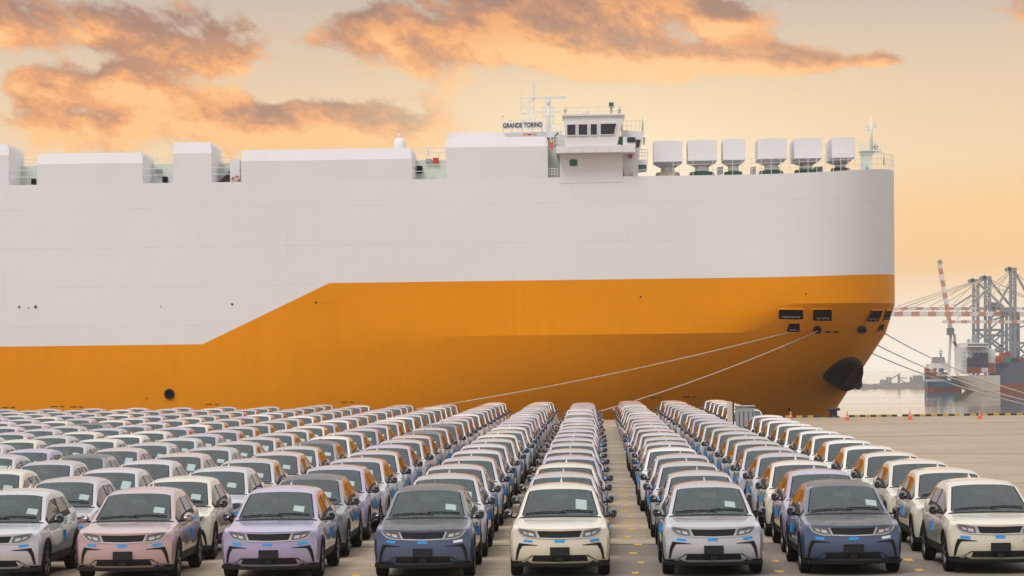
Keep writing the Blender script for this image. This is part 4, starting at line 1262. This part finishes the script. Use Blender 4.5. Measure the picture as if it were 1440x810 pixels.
# ---- name board and masts
YN = Y0 + 2.5
nb = sp(quadbox([(706, 172.4), (764, 170.6), (764, 180.2), (706, 182)], YN, YN + .12, 'far_white'), 'name_board', None, None)
a, b = at(706, 177.2, YN), at(764, 175.4, YN)
fc = bpy.data.curves.new('lettering', 'FONT'); fc.body = 'GRANDE TORINO'; fc.size = 1.0; fc.align_x = 'CENTER'; fc.align_y = 'CENTER'; fc.extrude = .01; fc.offset = .018
fo = bpy.data.objects.new('lettering', fc); COL.objects.link(fo)
bpy.context.view_layer.update()
ev = fo.evaluated_get(bpy.context.evaluated_depsgraph_get())
tm = bpy.data.meshes.new_from_object(ev)
wd = max(v.co.x for v in tm.vertices) - min(v.co.x for v in tm.vertices)
hd = max(v.co.y for v in tm.vertices) - min(v.co.y for v in tm.vertices)
bpy.data.objects.remove(fo)
tm.materials.clear(); tm.materials.append(M['ship_black'])
lt = link('lettering', tm, nb)
lt.location = ((a.x + b.x) / 2, YN - .02, (a.z + b.z) / 2 - .0)
tiltb = math.atan2(b.z - a.z, b.x - a.x)
lt.rotation_euler = (math.pi / 2, -tiltb, 0)
lt.scale = ((b.x - a.x) * .95 / wd, (at(735, 172.5, YN).z - at(735, 180, YN).z) * .92 / hd, 1)
# board struts and small lights
sm_ = MB()
for px in (708, 720, 735, 748, 762): sm_.bar(at(px, 188, YN + .2), at(px, 176, YN + .2), .06, .06, 'ship_rail')
sm_.bar(at(707, 172, YN + .2), at(707, 163, YN + .2), .05, .05, 'ship_rail'); sm_.lathe([(.001, 0), (.13, .02), (.10, .12), (.001, .14)], at(707, 164, YN + .2), 'ship_rail', 8)
sm_.bar(at(718, 172, YN + .3), at(718, 169, YN + .3), .16, .16, 'ship_rail')
sp(sm_, 'board_frame', nb, None)
sp(quadbox([(705, 187), (790, 184.5), (790, 193), (705, 193)], Y0 + 2.9, Y0 + 5, 'ship_white'), 'upper_house', None, None)
for i, (mk, px) in enumerate((('ship_yellow', 736), ('ship_red', 742), ('ship_yellow', 749))): sp(quadbox([(px, 188.6), (px + 5, 188.4), (px + 5, 190.2), (px, 190.4)], Y0 + 2.86, Y0 + 2.92, mk), 'flag_locker', None, None)
# lattice mast
lm = MB(); ym_ = Y0 + 6
def lb_(a, b, w=.05): lm.bar(at(*a, ym_), at(*b, ym_), w, w, 'ship_rail')
for px in (732.5, 744, 751): lb_((px, 187), (px, 132 if px < 751 else 118), .09 if px > 750 else .07)
lb_((751, 140), (751, 116), .13)
for yy in (138, 144, 151, 160, 170): lb_((732.5, yy), (751, yy - .4))
for yy in (140, 152, 164): lb_((733, yy + 10), (751, yy))
lb_((744, 187), (756, 160)); lb_((734, 168), (751, 182))
for yy in (121, 126, 131): lb_((749, yy), (753, yy - 1), .1)
sp(lm, 'lattice_mast', None, None)
# radar mast
rmst = MB()
rmst.tube([at(771, 187, ym_), at(771, 145, ym_)], [.16, .11], 'ship_rail', 8)
for (x0_, x1_, yy) in ((754, 789, 157.5), (763, 779, 163), (765, 777, 152)): rmst.bar(at(x0_, yy, ym_), at(x1_, yy - .6, ym_), .10, .12, 'ship_rail')
for (x0_, x1_) in ((762, 771), (780, 771)): rmst.bar(at(x0_, 187, ym_), at(x1_, 172, ym_), .06, .06, 'ship_rail')
for px in (763, 777, 780): rmst.bar(at(px, 186, ym_), at(px, 150, ym_), .04, .04, 'ship_rail')
for yy in (150.5, 166, 173): rmst.bar(at(763, yy, ym_), at(780, yy, ym_), .04, .04, 'ship_rail')
radar_mast = sp(rmst, 'radar_mast', None, None)
rd = MB().lathe([(.1, -.35), (.17, -.3), (.18, 0), (.12, .1), (.001, .12)], at(771, 141, ym_), 'ship_white', 10)
a, b = at(746.5, 138, ym_), at(796.5, 136.6, ym_)
rd.box(a.x, b.x, ym_ - .12, ym_ + .12, (a.z + b.z) / 2 - .06, (a.z + b.z) / 2 + .07, 'ship_rail')
sp(rd, 'radar_scanner', radar_mast, None)
rail(764, 792, 187, 13, ym_ - 1.5, nrail=2, posts=7)

# ---- vent heads on the fore deck
def vent(px0, px1, pyt, pyb, pyn, depth, mk_base, yv):
    a, b = at(px0, pyb, yv), at(px1, pyt, yv)
    x0_, x1_, z0_, z1_ = a.x, b.x, a.z, b.z
    xm = (x0_ + x1_) / 2; w = (x1_ - x0_) / 2
    dk = DECK + sheer(xm, DECK) - .05
    mb = MB(); tw = w * .48; y1_ = yv + depth; ymid = (yv + y1_) / 2
    crown = .06
    mb.add([(x0_, yv, z0_), (x1_, yv, z0_), (x1_, yv, z1_), (xm, yv, z1_ + crown), (x0_, yv, z1_), (x0_, y1_, z0_), (x1_, y1_, z0_), (x1_, y1_, z1_), (xm, y1_, z1_ + crown), (x0_, y1_, z1_)],
           [(0, 1, 2, 3, 4), (9, 8, 7, 6, 5), (0, 5, 6, 1), (1, 6, 7, 2), (2, 7, 8, 3), (3, 8, 9, 4), (4, 9, 5, 0)], 'ship_white')
    o = sp(mb, 'vent_head', None, None)
    nk = MB()
    zc = z0_ - .32
    nk.add([(x0_ + .04, yv + .04, z0_ - .004), (x1_ - .04, yv + .04, z0_ - .004), (x1_ - .04, y1_ - .04, z0_ - .004), (x0_ + .04, y1_ - .04, z0_ - .004),
            (xm - tw, ymid - tw, zc), (xm + tw, ymid - tw, zc), (xm + tw, ymid + tw, zc), (xm - tw, ymid + tw, zc)], [(0, 1, 5, 4), (1, 2, 6, 5), (2, 3, 7, 6), (3, 0, 4, 7)], 'cabinet_grey')
    nk.lathe([(tw, dk - zc), (tw, .02)], (xm, ymid, zc), 'ship_white', 16)
    sp(nk, 'vent_neck', o, 30)
    bs = MB(); zb_ = dk + .55
    bs.lathe([(w * .98, dk - zb_), (w * .80, 0), (tw, .02)], (xm, ymid, zb_), mk_base, 8, smooth=False)
    sp(bs, 'vent_base', o, None)
for px0, px1, pyt, pyb, dp, mk, dy_ in ((919.5, 959.5, 198.3, 227.5, 3.0, 'post_cream', 2.5), (967.5, 1008.3, 197.2, 226, 3.0, 'ship_green', 2.5), (1017, 1048, 196, 225, 3.0, 'ship_green', 2.7), (1066, 1106.5, 195, 223.5, 3.4, 'ship_green', 2.5), (1117, 1156, 194.6, 222.8, 4.4, 'ship_green', 2.8), (1170, 1202.5, 193.6, 221.8, 5.0, 'ship_green', 3.4)):
    vent(px0, px1, pyt, pyb, 0, dp, mk, Y0 + dy_)
# low gear between the vents
for px, w_ in ((1009, 8), (1056, 7), (1145, 12), (1090, 6)): sp(quadbox([(px, 235), (px + w_, 234), (px + w_, 244), (px, 245)], Y0 + 7, Y0 + 8, 'cabinet_grey'), 'deck_machine', None, None)
# bow rail following the deck edge
top = [Vector(p) + Vector((0, .15, 0)) for p in waterline(DECK, -1) if p[0] > at(906, 240, Y0).x]
def resample(pl, step):
    out = [pl[0]]; acc = 0
    for a, b in zip(pl, pl[1:]):
        n = max(1, int((b - a).length / step))
        out += [a + (b - a) * (i + 1) / n for i in range(n)]
    return out
top = resample(top, 1.3)
rl = MB()
for h_ in (.38, .75, 1.1): rl.tube([p + Vector((0, 0, h_)) for p in top[1:]], .014, 'ship_rail', 4, False)
sp(rl, 'rail_bar', None, None)
for p in top[1:]: sp(MB().bar(p + Vector((0, 0, -.1)), p + Vector((0, 0, 1.12)), .034, .034, 'ship_rail'), 'rail_post', None, None)
# fore mast
fm = quadbox([(1211, 213), (1231, 213), (1226, 220), (1225, 243.5), (1212, 243.5), (1212.5, 220)], Y0 + 8, Y0 + 9.2, 'ship_pale_green')
yf = Y0 + 8.4
fm.box(at(1209, 213, yf).x, at(1238, 213, yf).x, yf - .6, yf + 1, at(1220, 213.5, yf).z, at(1220, 212, yf).z, 'ship_pale_green')
fm.tube([at(1225, 212, yf), at(1225, 165, yf)], [.13, .07], 'ship_rail', 7)
fm.bar(at(1225, 180, yf), at(1232, 178.5, yf), .07, .07, 'ship_rail').bar(at(1220, 182, yf), at(1226, 183, yf), .07, .07, 'ship_rail').bar(at(1220.5, 184, yf), at(1220.5, 178, yf), .12, .12, 'ship_rail')
fm.bar(at(1231, 179, yf), at(1231, 173, yf), .14, .14, 'ship_rail').bar(at(1216, 190, yf), at(1216, 177, yf), .03, .03, 'ship_rail')
fm.lathe([(.001, -.2), (.18, -.15), (.2, .1), (.001, .2)], at(1231, 206.5, yf), 'cabinet_grey', 8)
foremast = sp(fm, 'fore_mast', None, None)
rail(1208, 1238, 212.5, 12, yf - .55, foremast, nrail=3, posts=6)
sp(quadbox([(1218, 238), (1221, 238), (1219.5, 232)], Y0 + 7.9, Y0 + 7.99, 'ship_green'), 'mast_emblem', foremast, None)
fg = MB().bar(at(1238, 214, yf), at(1244, 214.5, yf), .05, .05, 'ship_rail').bar(at(1243, 214.5, yf), at(1243.8, 243, yf), .03, .03, 'ship_rail')
fg.add([at(1242.8, 216, yf), at(1244.3, 219, yf), at(1245, 232, yf), at(1243.5, 235, yf), at(1242, 230, yf)], [(0, 1, 2, 3, 4)], 'ship_dark')
sp(fg, 'jack_flag', foremast, None, False)
tag(ship, 'large white and orange car carrier ship moored along the quay behind the cars', 'ship')

# ------------------------------------------------------------------ mooring lines
def line(p0, p1, sag, label, r=.035):
    p0, p1 = Vector(p0), Vector(p1)
    pts = [p0 + (p1 - p0) * t - Vector((0, 0, sag * 4 * t * (1 - t))) for t in [i / 24 for i in range(25)]]
    o = build(MB().tube(pts, r, 'rope', 6), 'mooring_line', None, 60)
    o['category'] = 'mooring line'; o['label'] = label; o['group'] = 'mooring lines of the car carrier'
    return o
line(onhull(1108, 466, .1)[0], at(575, 577, QY - .8), .35, 'pale mooring line from the bow opening, longest one sloping down to the left')
line(onhull(1149, 464, .1)[0], at(838, 580, QY - .8), .30, 'pale mooring line from the round fairlead down to the quay behind the cars')
line(Vector((21.2, YC - 1.5, 5.75)), at(1475, 562, QY - 1), .5, 'mooring line from the bow tip, uppermost of the three at right')
line(Vector((20.6, YC - 1.0, 4.95)), at(1478, 571, QY - 1), .5, 'mooring line from the bow, middle one of the three at right')
line(Vector((20.2, YC - 0.5, 4.35)), at(1480, 577, QY - 1), .4, 'mooring line from the bow, lowest of the three at right')

# ------------------------------------------------------------------ quay furniture
def kerb_run(px0, px1, label):
    a, b = atz(px0, 589, 0.0), atz(px1, 586, 0.0)
    x0_, x1_ = at(px0, 588, QY - .35).x, at(px1, 588, QY - .35).x
    root = empty('quay_kerb', (x0_, QY - .35, 0))
    n = max(1, round((x1_ - x0_) / .36)); st_ = (x1_ - x0_) / n
    for i in range(n):
        mk = 'kerb_black' if i % 2 == 0 else 'kerb_yellow'
        mb = MB().add([(x, y, z) for x in (i * st_, (i + 1) * st_ - .002) for y, z in ((-.15, 0), (-.13, .11), (-.09, .145), (.09, .145), (.13, .11), (.15, 0))],
                      [tuple(range(6)), tuple(range(11, 5, -1))] + [(k, k + 1, k + 7, k + 6) for k in range(5)], mk)
        build(mb, 'painted_block', root)
    tag(root, label, 'kerb', 'black and yellow kerbs along the quay edge')
kerb_run(1050, 1151, 'black and yellow kerb under the ship bow, left of the iron bollard')
kerb_run(1194, 1261.5, 'black and yellow kerb just right of the ship stem')
kerb_run(1269, 1350, 'black and yellow kerb, second run right of the ship stem')
kerb_run(1356, 1437.5, 'black and yellow kerb nearest the right edge of the picture')

def cone(px, py, label):
    p = atz(px, py, 0.0)
    root = empty('traffic_cone', p)
    build(MB().box(-.19, .19, -.19, .19, 0, .045, 'cone_red'), 'cone_base', root)
    build(MB().lathe([(.145, .045), (.105, .25)], (0, 0, 0), 'cone_red', 14).lathe([(.085, .36), (.062, .48)], (0, 0, 0), 'cone_red', 14).lathe([(.047, .57), (.03, .68), (.001, .70)], (0, 0, 0), 'cone_red', 14), 'cone_body', root)
    for a, b in (((.105, .25), (.085, .36)), ((.062, .48), (.047, .57))): build(MB().lathe([a, b], (0, 0, 0), 'cone_white', 14), 'reflective_band', root)
    root.scale = (.82, .82, .82)
    tag(root, label, 'cone', 'red traffic cones on the quay')
cone(1112, 590.5, 'red traffic cone by the kerb left of the bollard, behind the white cars')
cone(1191.5, 591.2, 'red traffic cone just right of the bollard and the ship stem')
cone(1279.7, 590, 'red traffic cone on the open quay, second from the right edge')
cone(1378, 588.8, 'red traffic cone on the open quay, nearest the right edge')
cone(846.5, 595.2, 'red traffic cone at the far end of the open aisle')
bp = at(1172, 588, QY - .55); bp.z = 0
root = empty('mooring_bollard', bp)
build(MB().lathe([(.42, 0), (.42, .06), (.28, .10), (.24, .38), (.26, .42)], (0, 0, 0), 'bollard_iron', 16), 'bollard_post', root, 40)
build(MB().lathe([(.26, .42), (.45, .46), (.47, .56), (.36, .64), (.001, .66)], (0, 0, 0), 'bollard_iron', 16), 'bollard_head', root, 40)
tag(root, 'dark iron mooring bollard on the quay edge below the ship stem', 'bollard')
# marker board and grey cabinet in the gap of the white column
yb_ = D0 + 13 * PITCH - 1.2
p = at(1027.5, 593, yb_)
root = empty('marker_post', (p.x, yb_, 0))
zt = at(1027.5, 566, yb_).z; zb = at(1027.5, 593, yb_).z
build(MB().box(-.14, .08, -.04, .04, zb, zt, 'post_cream'), 'marker_board', root)
build(MB().box(.083, .15, -.06, .06, zb - .1, zt, 'post_dark'), 'board_edge', root)
build(MB().box(.03, .14, -.03, .03, 0, zb - .102, 'post_dark'), 'post', root)
tag(root, 'tall narrow cream board on a dark post among the white cars', 'post')
yb_ = D0 + 14 * PITCH + .5
p0, p1 = at(1036, 598, yb_), at(1061, 572, yb_)
root = empty('metal_cabinet', ((p0.x + p1.x) / 2, yb_, 0))
hw = (p1.x - p0.x) / 2; zt = at(1048, 572, yb_).z
build(MB().add([(x, y, z) for y in (0, 1.0) for x, z in ((-hw, 0.1), (hw, 0.1), (hw, zt - .05), (-hw, zt))], [(0, 1, 2, 3), (7, 6, 5, 4), (0, 4, 5, 1), (1, 5, 6, 2), (2, 6, 7, 3), (3, 7, 4, 0)], 'cabinet_grey'), 'cabinet_shell', root)
build(MB().box(-hw - .04, hw + .04, -.04, 1.04, zt + .002, zt + .05, 'cabinet_grey'), 'cabinet_lid', root)
for i in range(4): build(MB().box(-hw + .1 + i * .2, -hw + .13 + i * .2, -.02, 0.0, .3, zt - .2, 'post_dark'), 'door_rib', root)
for sx in (-hw + .08, hw - .08): build(MB().box(sx - .05, sx + .05, .1, .9, 0, .1, 'post_dark'), 'skid', root)
tag(root, 'plain grey metal cabinet standing behind the cream marker board', 'cabinet')

# ------------------------------------------------------------------ far shore: vessels and quay cranes
def fxz(px, py, y): p = at(px, py, y); return p.x, p.z
YS = 945.0
def polybox(poly, y0_, y1_, mk, name, parent, taper=0.0):
    pp = [at(x, y, y0_) for x, y in poly]; n = len(pp)
    cx = sum(p.x for p in pp) / n
    mb = MB().add([tuple(p) for p in pp] + [(p.x, y1_, p.z) for p in pp], [tuple(range(n)), tuple(range(n, 2 * n))[::-1]] + [(i, (i + 1) % n, n + (i + 1) % n, n + i) for i in range(n)], mk)
    return build(mb, name, parent, None)
# container ship, stern quarter towards us, hull running off to the right
def loft(sections, mk, name, parent):
    mb = MB(); mb.grid(sections, mk)
    mb.add(sections[0], [tuple(range(len(sections[0])))], mk); mb.add(sections[-1], [tuple(range(len(sections[-1])))], mk)
    return build(mb, name, parent, 35)
wz = WATER_Z
cs = empty('container_ship')
xl, zt = fxz(1327, 530, YS); xr = fxz(1520, 530, YS)[0]
zd = fxz(1330, 529, YS)[1]; zb2 = fxz(1430, 507, YS)[1]
secs = []
for x, hw_, hwb, zz in ((xl, 8.0, 6.0, zd), (xl + 3, 11.0, 9.0, zd), (xl + 9, 12.5, 11.0, zd), (xl + 18, 13.0, 12.6, zd + .2), (xl + 22, 13, 12.5, zb2 - .5), (xl + 40, 13, 13, zb2), (xr, 13, 13, zb2 + .5)):
    k0 = max(.1, 1 - (x - xl) / 14)
    zl = wz + .05 + 6.0 * k0 * (x < xl + 9)
    secs.append([(x, YS - hw_, zz), (x, YS - (hw_ * .75 + hwb * .25), (zz * .6 + zl * .4)), (x, YS - (hw_ * .35 + hwb * .65), zz * .25 + zl * .75), (x, YS - hwb, zl), (x, YS + hwb, zl), (x, YS + hw_, zz)])
loft(secs[:4], 'hull_cream', 'stern', cs)
hs = [[p for p in s_] for s_ in secs[3:]]
zr = wz + 2.6
def cutz(s_, lo, hi): return [(x, y, min(max(z, lo), hi)) for x, y, z in s_]
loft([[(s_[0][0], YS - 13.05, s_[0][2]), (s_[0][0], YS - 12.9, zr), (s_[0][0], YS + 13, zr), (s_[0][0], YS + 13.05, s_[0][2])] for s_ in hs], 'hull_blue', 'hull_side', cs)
loft([[(s_[0][0], YS - 12.95, zr - .02), (s_[0][0], YS - 12.2, wz), (s_[0][0], YS + 12.2, wz), (s_[0][0], YS + 12.95, zr - .02)] for s_ in hs], 'boot_red', 'boot_topping', cs)
polybox([(1352, 489), (1384, 488), (1400, 492), (1400, 524), (1352, 526)], YS - 9, YS + 9, 'far_white', 'superstructure', cs)
polybox([(1360, 482), (1390, 482), (1390, 488), (1360, 488)], YS - 12, YS + 12, 'far_white', 'bridge_deck', cs)
for i in range(9): polybox([(1361.2 + i * 3.2, 483.6), (1363.4 + i * 3.2, 483.6), (1363.4 + i * 3.2, 486), (1361.2 + i * 3.2, 486)], YS - 12.1, YS - 12, 'ship_dark', 'bridge_window', cs)
for r_ in range(4):
    for c_ in range(6): polybox([(1355 + c_ * 6, 495 + r_ * 6), (1357 + c_ * 6, 495 + r_ * 6), (1357 + c_ * 6, 497 + r_ * 6), (1355 + c_ * 6, 497 + r_ * 6)], YS - 9.1, YS - 9, 'far_grey', 'window', cs)
polybox([(1369, 470), (1374, 470), (1375, 482), (1368, 482)], YS - 2, YS + 2, 'crane_blue_hazed', 'funnel', cs)
def radio_mast(px, y0_, y1_, Y, par):
    mb = MB().tube([at(px, y1_, Y), at(px, y0_, Y)], [.35, .12], 'far_grey', 6); 
    for q in (.45, .7): 
        z = y1_ + (y0_ - y1_) * q; mb.bar(at(px - 3, z, Y), at(px + 3, z, Y), .3, .3, 'far_grey')
    return build(mb, 'radio_mast', par)
radio_mast(1362, 476, 483, YS, cs)
tag(cs, 'large container ship with cream stern and dark blue hull across the harbour', 'ship')
random.seed(3)
nbox = 0
CONT = ['box_red', 'box_blue', 'box_white', 'box_green', 'box_brown', 'box_navy']
CW = {'box_red': 'red', 'box_blue': 'blue', 'box_white': 'white', 'box_green': 'green', 'box_brown': 'brown', 'box_navy': 'navy'}
RW = ['bottom', 'second', 'third', 'fourth', 'fifth']
def stack(px0, py0, cols, rows, w, h, Y, d, names, where):
    for c_ in range(cols):
        for r_ in range(rows[c_]):
            mk = names[(c_ * 3 + r_ * 5 + random.randint(0, 1)) % len(names)]
            x0_, y0_ = px0 + c_ * w, py0 - r_ * h
            pp = [at(x0_, y0_, Y), at(x0_ + w - .3, y0_, Y), at(x0_ + w - .3, y0_ - h + .25, Y), at(x0_, y0_ - h + .25, Y)]
            mb = MB().add([tuple(p) for p in pp] + [(p.x, Y + d, p.z) for p in pp], [(0, 1, 2, 3), (7, 6, 5, 4), (0, 4, 5, 1), (1, 5, 6, 2), (2, 6, 7, 3), (3, 7, 4, 0)], mk)
            n = 5
            for i in range(n):
                xa = pp[0].x + (pp[1].x - pp[0].x) * (i + .3) / n; xb_ = pp[0].x + (pp[1].x - pp[0].x) * (i + .65) / n
                mb.box(xa, xb_, Y - .12, Y - .002, pp[0].z + .15, pp[2].z - .15, mk)
            o = build(mb, 'shipping_container')
            tag(o, f'{CW[mk]} shipping container, {RW[r_]} tier, {ORD[c_ + 1]} stack from the left {where}', 'container', 'containers stacked on the far ships')
stack(1401, 517, 4, [2, 3, 2, 2], 10.5, 7.2, YS - 11, 11, ['box_navy', 'box_red', 'box_brown', 'box_green', 'box_navy', 'box_red'], 'beside the white superstructure')
stack(1361, 524, 4, [3, 4, 4, 2], 9.6, 7.0, YS - 12.5, 3.0, ['box_brown', 'box_navy', 'box_white', 'box_navy', 'box_red'], 'before the white superstructure')
# feeder vessel behind its stern
YF = 985.0
fe = empty('feeder_vessel')
xl, xr = fxz(1302, 540, YF)[0], fxz(1348, 540, YF)[0]
zd = fxz(1320, 535, YF)[1]
loft([[(x, YF - w_, zd), (x, YF - w_ * .92, wz + 1.2), (x, YF + w_ * .92, wz + 1.2), (x, YF + w_, zd)] for x, w_ in ((xl, 5.5), (xl + 2, 8), (xl + 10, 9), (xr, 9))], 'hull_feeder', 'hull', fe)
loft([[(x, YF - w_, wz + 1.18), (x, YF - w_ * .9, wz - .2), (x, YF + w_ * .9, wz - .2), (x, YF + w_, wz + 1.18)] for x, w_ in ((xl + .1, 5.2), (xl + 2, 7.5), (xl + 10, 8.4), (xr, 8.4))], 'boot_red', 'boot_topping', fe)
for i in range(10): polybox([(1303 + i * 2.4, 533), (1304 + i * 2.4, 533), (1304 + i * 2.4, 537), (1303 + i * 2.4, 537)], YF - 8.3, YF - 8, 'far_white', 'rail_stanchion', fe)
polybox([(1306, 512), (1332, 510), (1338, 516), (1338, 521), (1306, 519)], YF - 4, YF + 4, 'far_white', 'wheelhouse', fe)
polybox([(1314, 502), (1328, 502), (1330, 511), (1312, 511)], YF - 3, YF + 3, 'far_grey', 'upper_bridge', fe)
radio_mast(1323, 490, 503, YF, fe)
tag(fe, 'small blue feeder vessel with containers behind the cream stern', 'ship')
stack(1302.5, 534.5, 6, [3, 3, 3, 2, 3, 2], 5.0, 5.6, YF - 8, 6, ['box_navy', 'box_blue', 'box_white', 'box_brown', 'box_blue', 'box_red'], 'on the feeder vessel')
# ship-to-shore cranes
YK = 1010.0
def crane(px, apex, boom_y, boom_x0, label, Y, sc=1.0, back=1480):
    root = empty('quay_crane', (fxz(px, 540, Y)[0], Y, wz + 3))
    off = -Vector(root.location)
    def cb(pairs, w, mk, name):
        for a, b in pairs:
            mb = MB().bar(at(*a, Y + (a[2] if len(a) > 2 else 0)) if len(a) == 2 else at(a[0], a[1], Y + a[2]), at(*b, Y) if len(b) == 2 else at(b[0], b[1], Y + b[2]), w, w, mk)
            o = build(mb, name, root); o.location = off
    for dx_, dp in ((-3, 0), (3, 0), (4.5, 18), (-1.5, 18)):
        cb([((px + dx_, 548, dp), (px + dx_, apex + 6, dp))], 0.75, 'crane_blue_hazed', 'tower_leg')
    cb([((px - 3, boom_y + 12, 0), (px + 42, boom_y - 2, 0)), ((px + 3, boom_y + 45, 18), (px + 44, boom_y + 8, 18)), ((px - 30, boom_y - 3, 0), (px - 2, apex + 22, 0))], .6, 'crane_blue_hazed', 'brace')
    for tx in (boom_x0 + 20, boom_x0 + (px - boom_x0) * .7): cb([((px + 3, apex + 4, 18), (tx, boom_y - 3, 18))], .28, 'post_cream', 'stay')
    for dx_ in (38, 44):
        cb([((px + dx_, 548, 0), (px + dx_, boom_y, 0))], 1.1, 'crane_blue_hazed', 'rear_leg')
    cb([((px - 6, apex + 4, 0), (px + 6, apex + 4, 0)), ((px - 10, apex + 5, 0), (px - 2, apex + 2, 0))], 1.4, 'crane_blue_hazed', 'apex_beam')
    for yy in (boom_y + 30, boom_y + 60): cb([((px - 3, yy, 0), (px + 40, yy, 0))], .9, 'crane_blue_hazed', 'portal_beam')
    for q in range(4): cb([((px - 3, apex + 12 + q * 9, 0), (px + 3, apex + 20 + q * 9, 0)), ((px - 3, apex + 12 + q * 9, 0), (px + 3, apex + 12 + q * 9, 0))], .4, 'crane_blue_hazed', 'lattice_bar')
    cb([((px, boom_y + 30, 0), (px + 38, boom_y + 60, 0)), ((px + 38, boom_y + 30, 0), (px, boom_y + 60, 0)), ((px + 3, apex + 6, 0), (px + 42, boom_y, 0))], .8, 'crane_blue_hazed', 'brace')
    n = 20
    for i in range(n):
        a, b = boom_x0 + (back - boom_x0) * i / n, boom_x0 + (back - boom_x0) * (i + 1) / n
        mk = 'crane_red_hazed' if i % 2 else 'crane_white'
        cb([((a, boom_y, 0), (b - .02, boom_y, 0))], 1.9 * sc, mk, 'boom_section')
    for tx in (boom_x0 + 6, boom_x0 + (px - boom_x0) * .45): cb([((px, apex + 4, 0), (tx, boom_y - 3, 0))], .32, 'crane_red_hazed' if False else 'post_cream', 'stay')
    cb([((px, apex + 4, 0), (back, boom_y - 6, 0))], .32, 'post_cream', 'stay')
    a = at(px + 8, boom_y - 2, Y)
    polybox([(px + 20, boom_y - 9), (px + 36, boom_y - 9), (px + 36, boom_y - 2), (px + 20, boom_y - 2)], Y - 2.5, Y + 2.5, 'far_grey', 'machinery_house', root).location = off
    tag(root, label, 'crane', 'gantry cranes across the harbour')
crane(1371.5, 391, 434, 1255, 'blue gantry crane with red and white boom, leftmost of the tall three', YK + 25, .6, 1470)
crane(1388, 387, 441.5, 1246, 'blue gantry crane with red and white boom, middle of the tall three', YK, .95, 1480)
crane(1423.5, 375, 452.5, 1325, 'blue gantry crane with red and white boom, rightmost and tallest', YK - 20, .6, 1500)
# luffing crane left of them
root = empty('harbour_crane', (fxz(1338, 545, YK)[0], YK + 5, wz + 3)); off = -Vector(root.location)
YL = YK + 5
A, B = Vector((1321, 369)), Vector((1338, 470))
for i in range(12):
    a, b = A + (B - A) * (i / 12), A + (B - A) * ((i + 1) / 12)
    build(MB().bar(at(a.x, a.y, YL), at(b.x, b.y, YL), 1.5, 1.5, 'crane_red_hazed' if i % 2 else 'crane_white'), 'jib_section', root).location = off
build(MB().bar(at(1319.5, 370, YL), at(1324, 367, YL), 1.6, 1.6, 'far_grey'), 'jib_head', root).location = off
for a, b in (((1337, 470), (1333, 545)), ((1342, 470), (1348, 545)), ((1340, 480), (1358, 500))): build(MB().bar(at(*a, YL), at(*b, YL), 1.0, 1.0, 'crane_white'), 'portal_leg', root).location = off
polybox([(1333, 461), (1342, 461), (1342, 471), (1333, 471)], YL - 2, YL + 2, 'far_grey', 'slewing_house', root).location = off
tag(root, 'red and white luffing crane with steep jib left of the gantries', 'crane')
# far breakwater and hazy freighter beyond it
YW = 1120.0
mb = MB(); n = 120; x0_, x1_ = fxz(1060, 546, YW)[0], fxz(1700, 546, YW)[0]
rows = [[], [], []]
random.seed(5)
for i in range(n + 1):
    x = x0_ + (x1_ - x0_) * i / n; h_ = random.uniform(1.0, 1.7)
    rows[0].append((x, YW - 4 + random.uniform(-.6, .6), wz - .3)); rows[1].append((x, YW + random.uniform(-.6, .6), wz + h_)); rows[2].append((x, YW + 4, wz - .3))
mb.grid(rows, 'rock', False)
tag(build(mb, 'breakwater'), 'low dark rock breakwater across the harbour mouth', 'breakwater')
YG = 1240.0
fr2 = empty('freighter')
polybox([(1236, 541), (1247, 538), (1262, 539), (1280, 538), (1302, 536), (1302, 549), (1238, 549)], YG - 10, YG + 10, 'far_grey', 'hull', fr2)
polybox([(1288, 528), (1298, 528), (1299, 537), (1287, 537)], YG - 6, YG + 6, 'far_grey', 'deckhouse', fr2)
polybox([(1241, 534), (1246, 534), (1247, 540), (1240, 540)], YG - 5, YG + 5, 'far_grey', 'forecastle', fr2)
for px in (1248, 1252, 1264, 1281): build(MB().bar(at(px, 540, YG), at(px, 530 if px != 1264 else 527, YG), 1.0, 1.0, 'far_grey'), 'mast', fr2)
for a, b in (((1252, 534), (1266, 525)), ((1264, 531), (1275, 532)), ((1264, 533), (1273, 538))): build(MB().bar(at(*a, YG), at(*b, YG), .5, .5, 'far_grey'), 'derrick', fr2)
tag(fr2, 'hazy grey freighter silhouette beyond the breakwater', 'ship')

# ------------------------------------------------------------------ haze
hz = bpy.data.materials.new('haze'); hz.use_nodes = True
nt = hz.node_tree; nt.nodes.clear()
pv = nd(nt, 'ShaderNodeVolumePrincipled'); pv.inputs['Color'].default_value = (1.0, 0.97, 0.93, 1); pv.inputs['Density'].default_value = 0.0002
pv.inputs['Anisotropy'].default_value = 0.78
o_ = nd(nt, 'ShaderNodeOutputMaterial'); nt.links.new(pv.outputs[0], o_.inputs['Volume'])
M['haze'] = hz
tag(build(MB().box(-2700, 2700, -250, 2700, -13.0, 52.0, "haze"), "haze"), kind="stuff") if HAZE else None
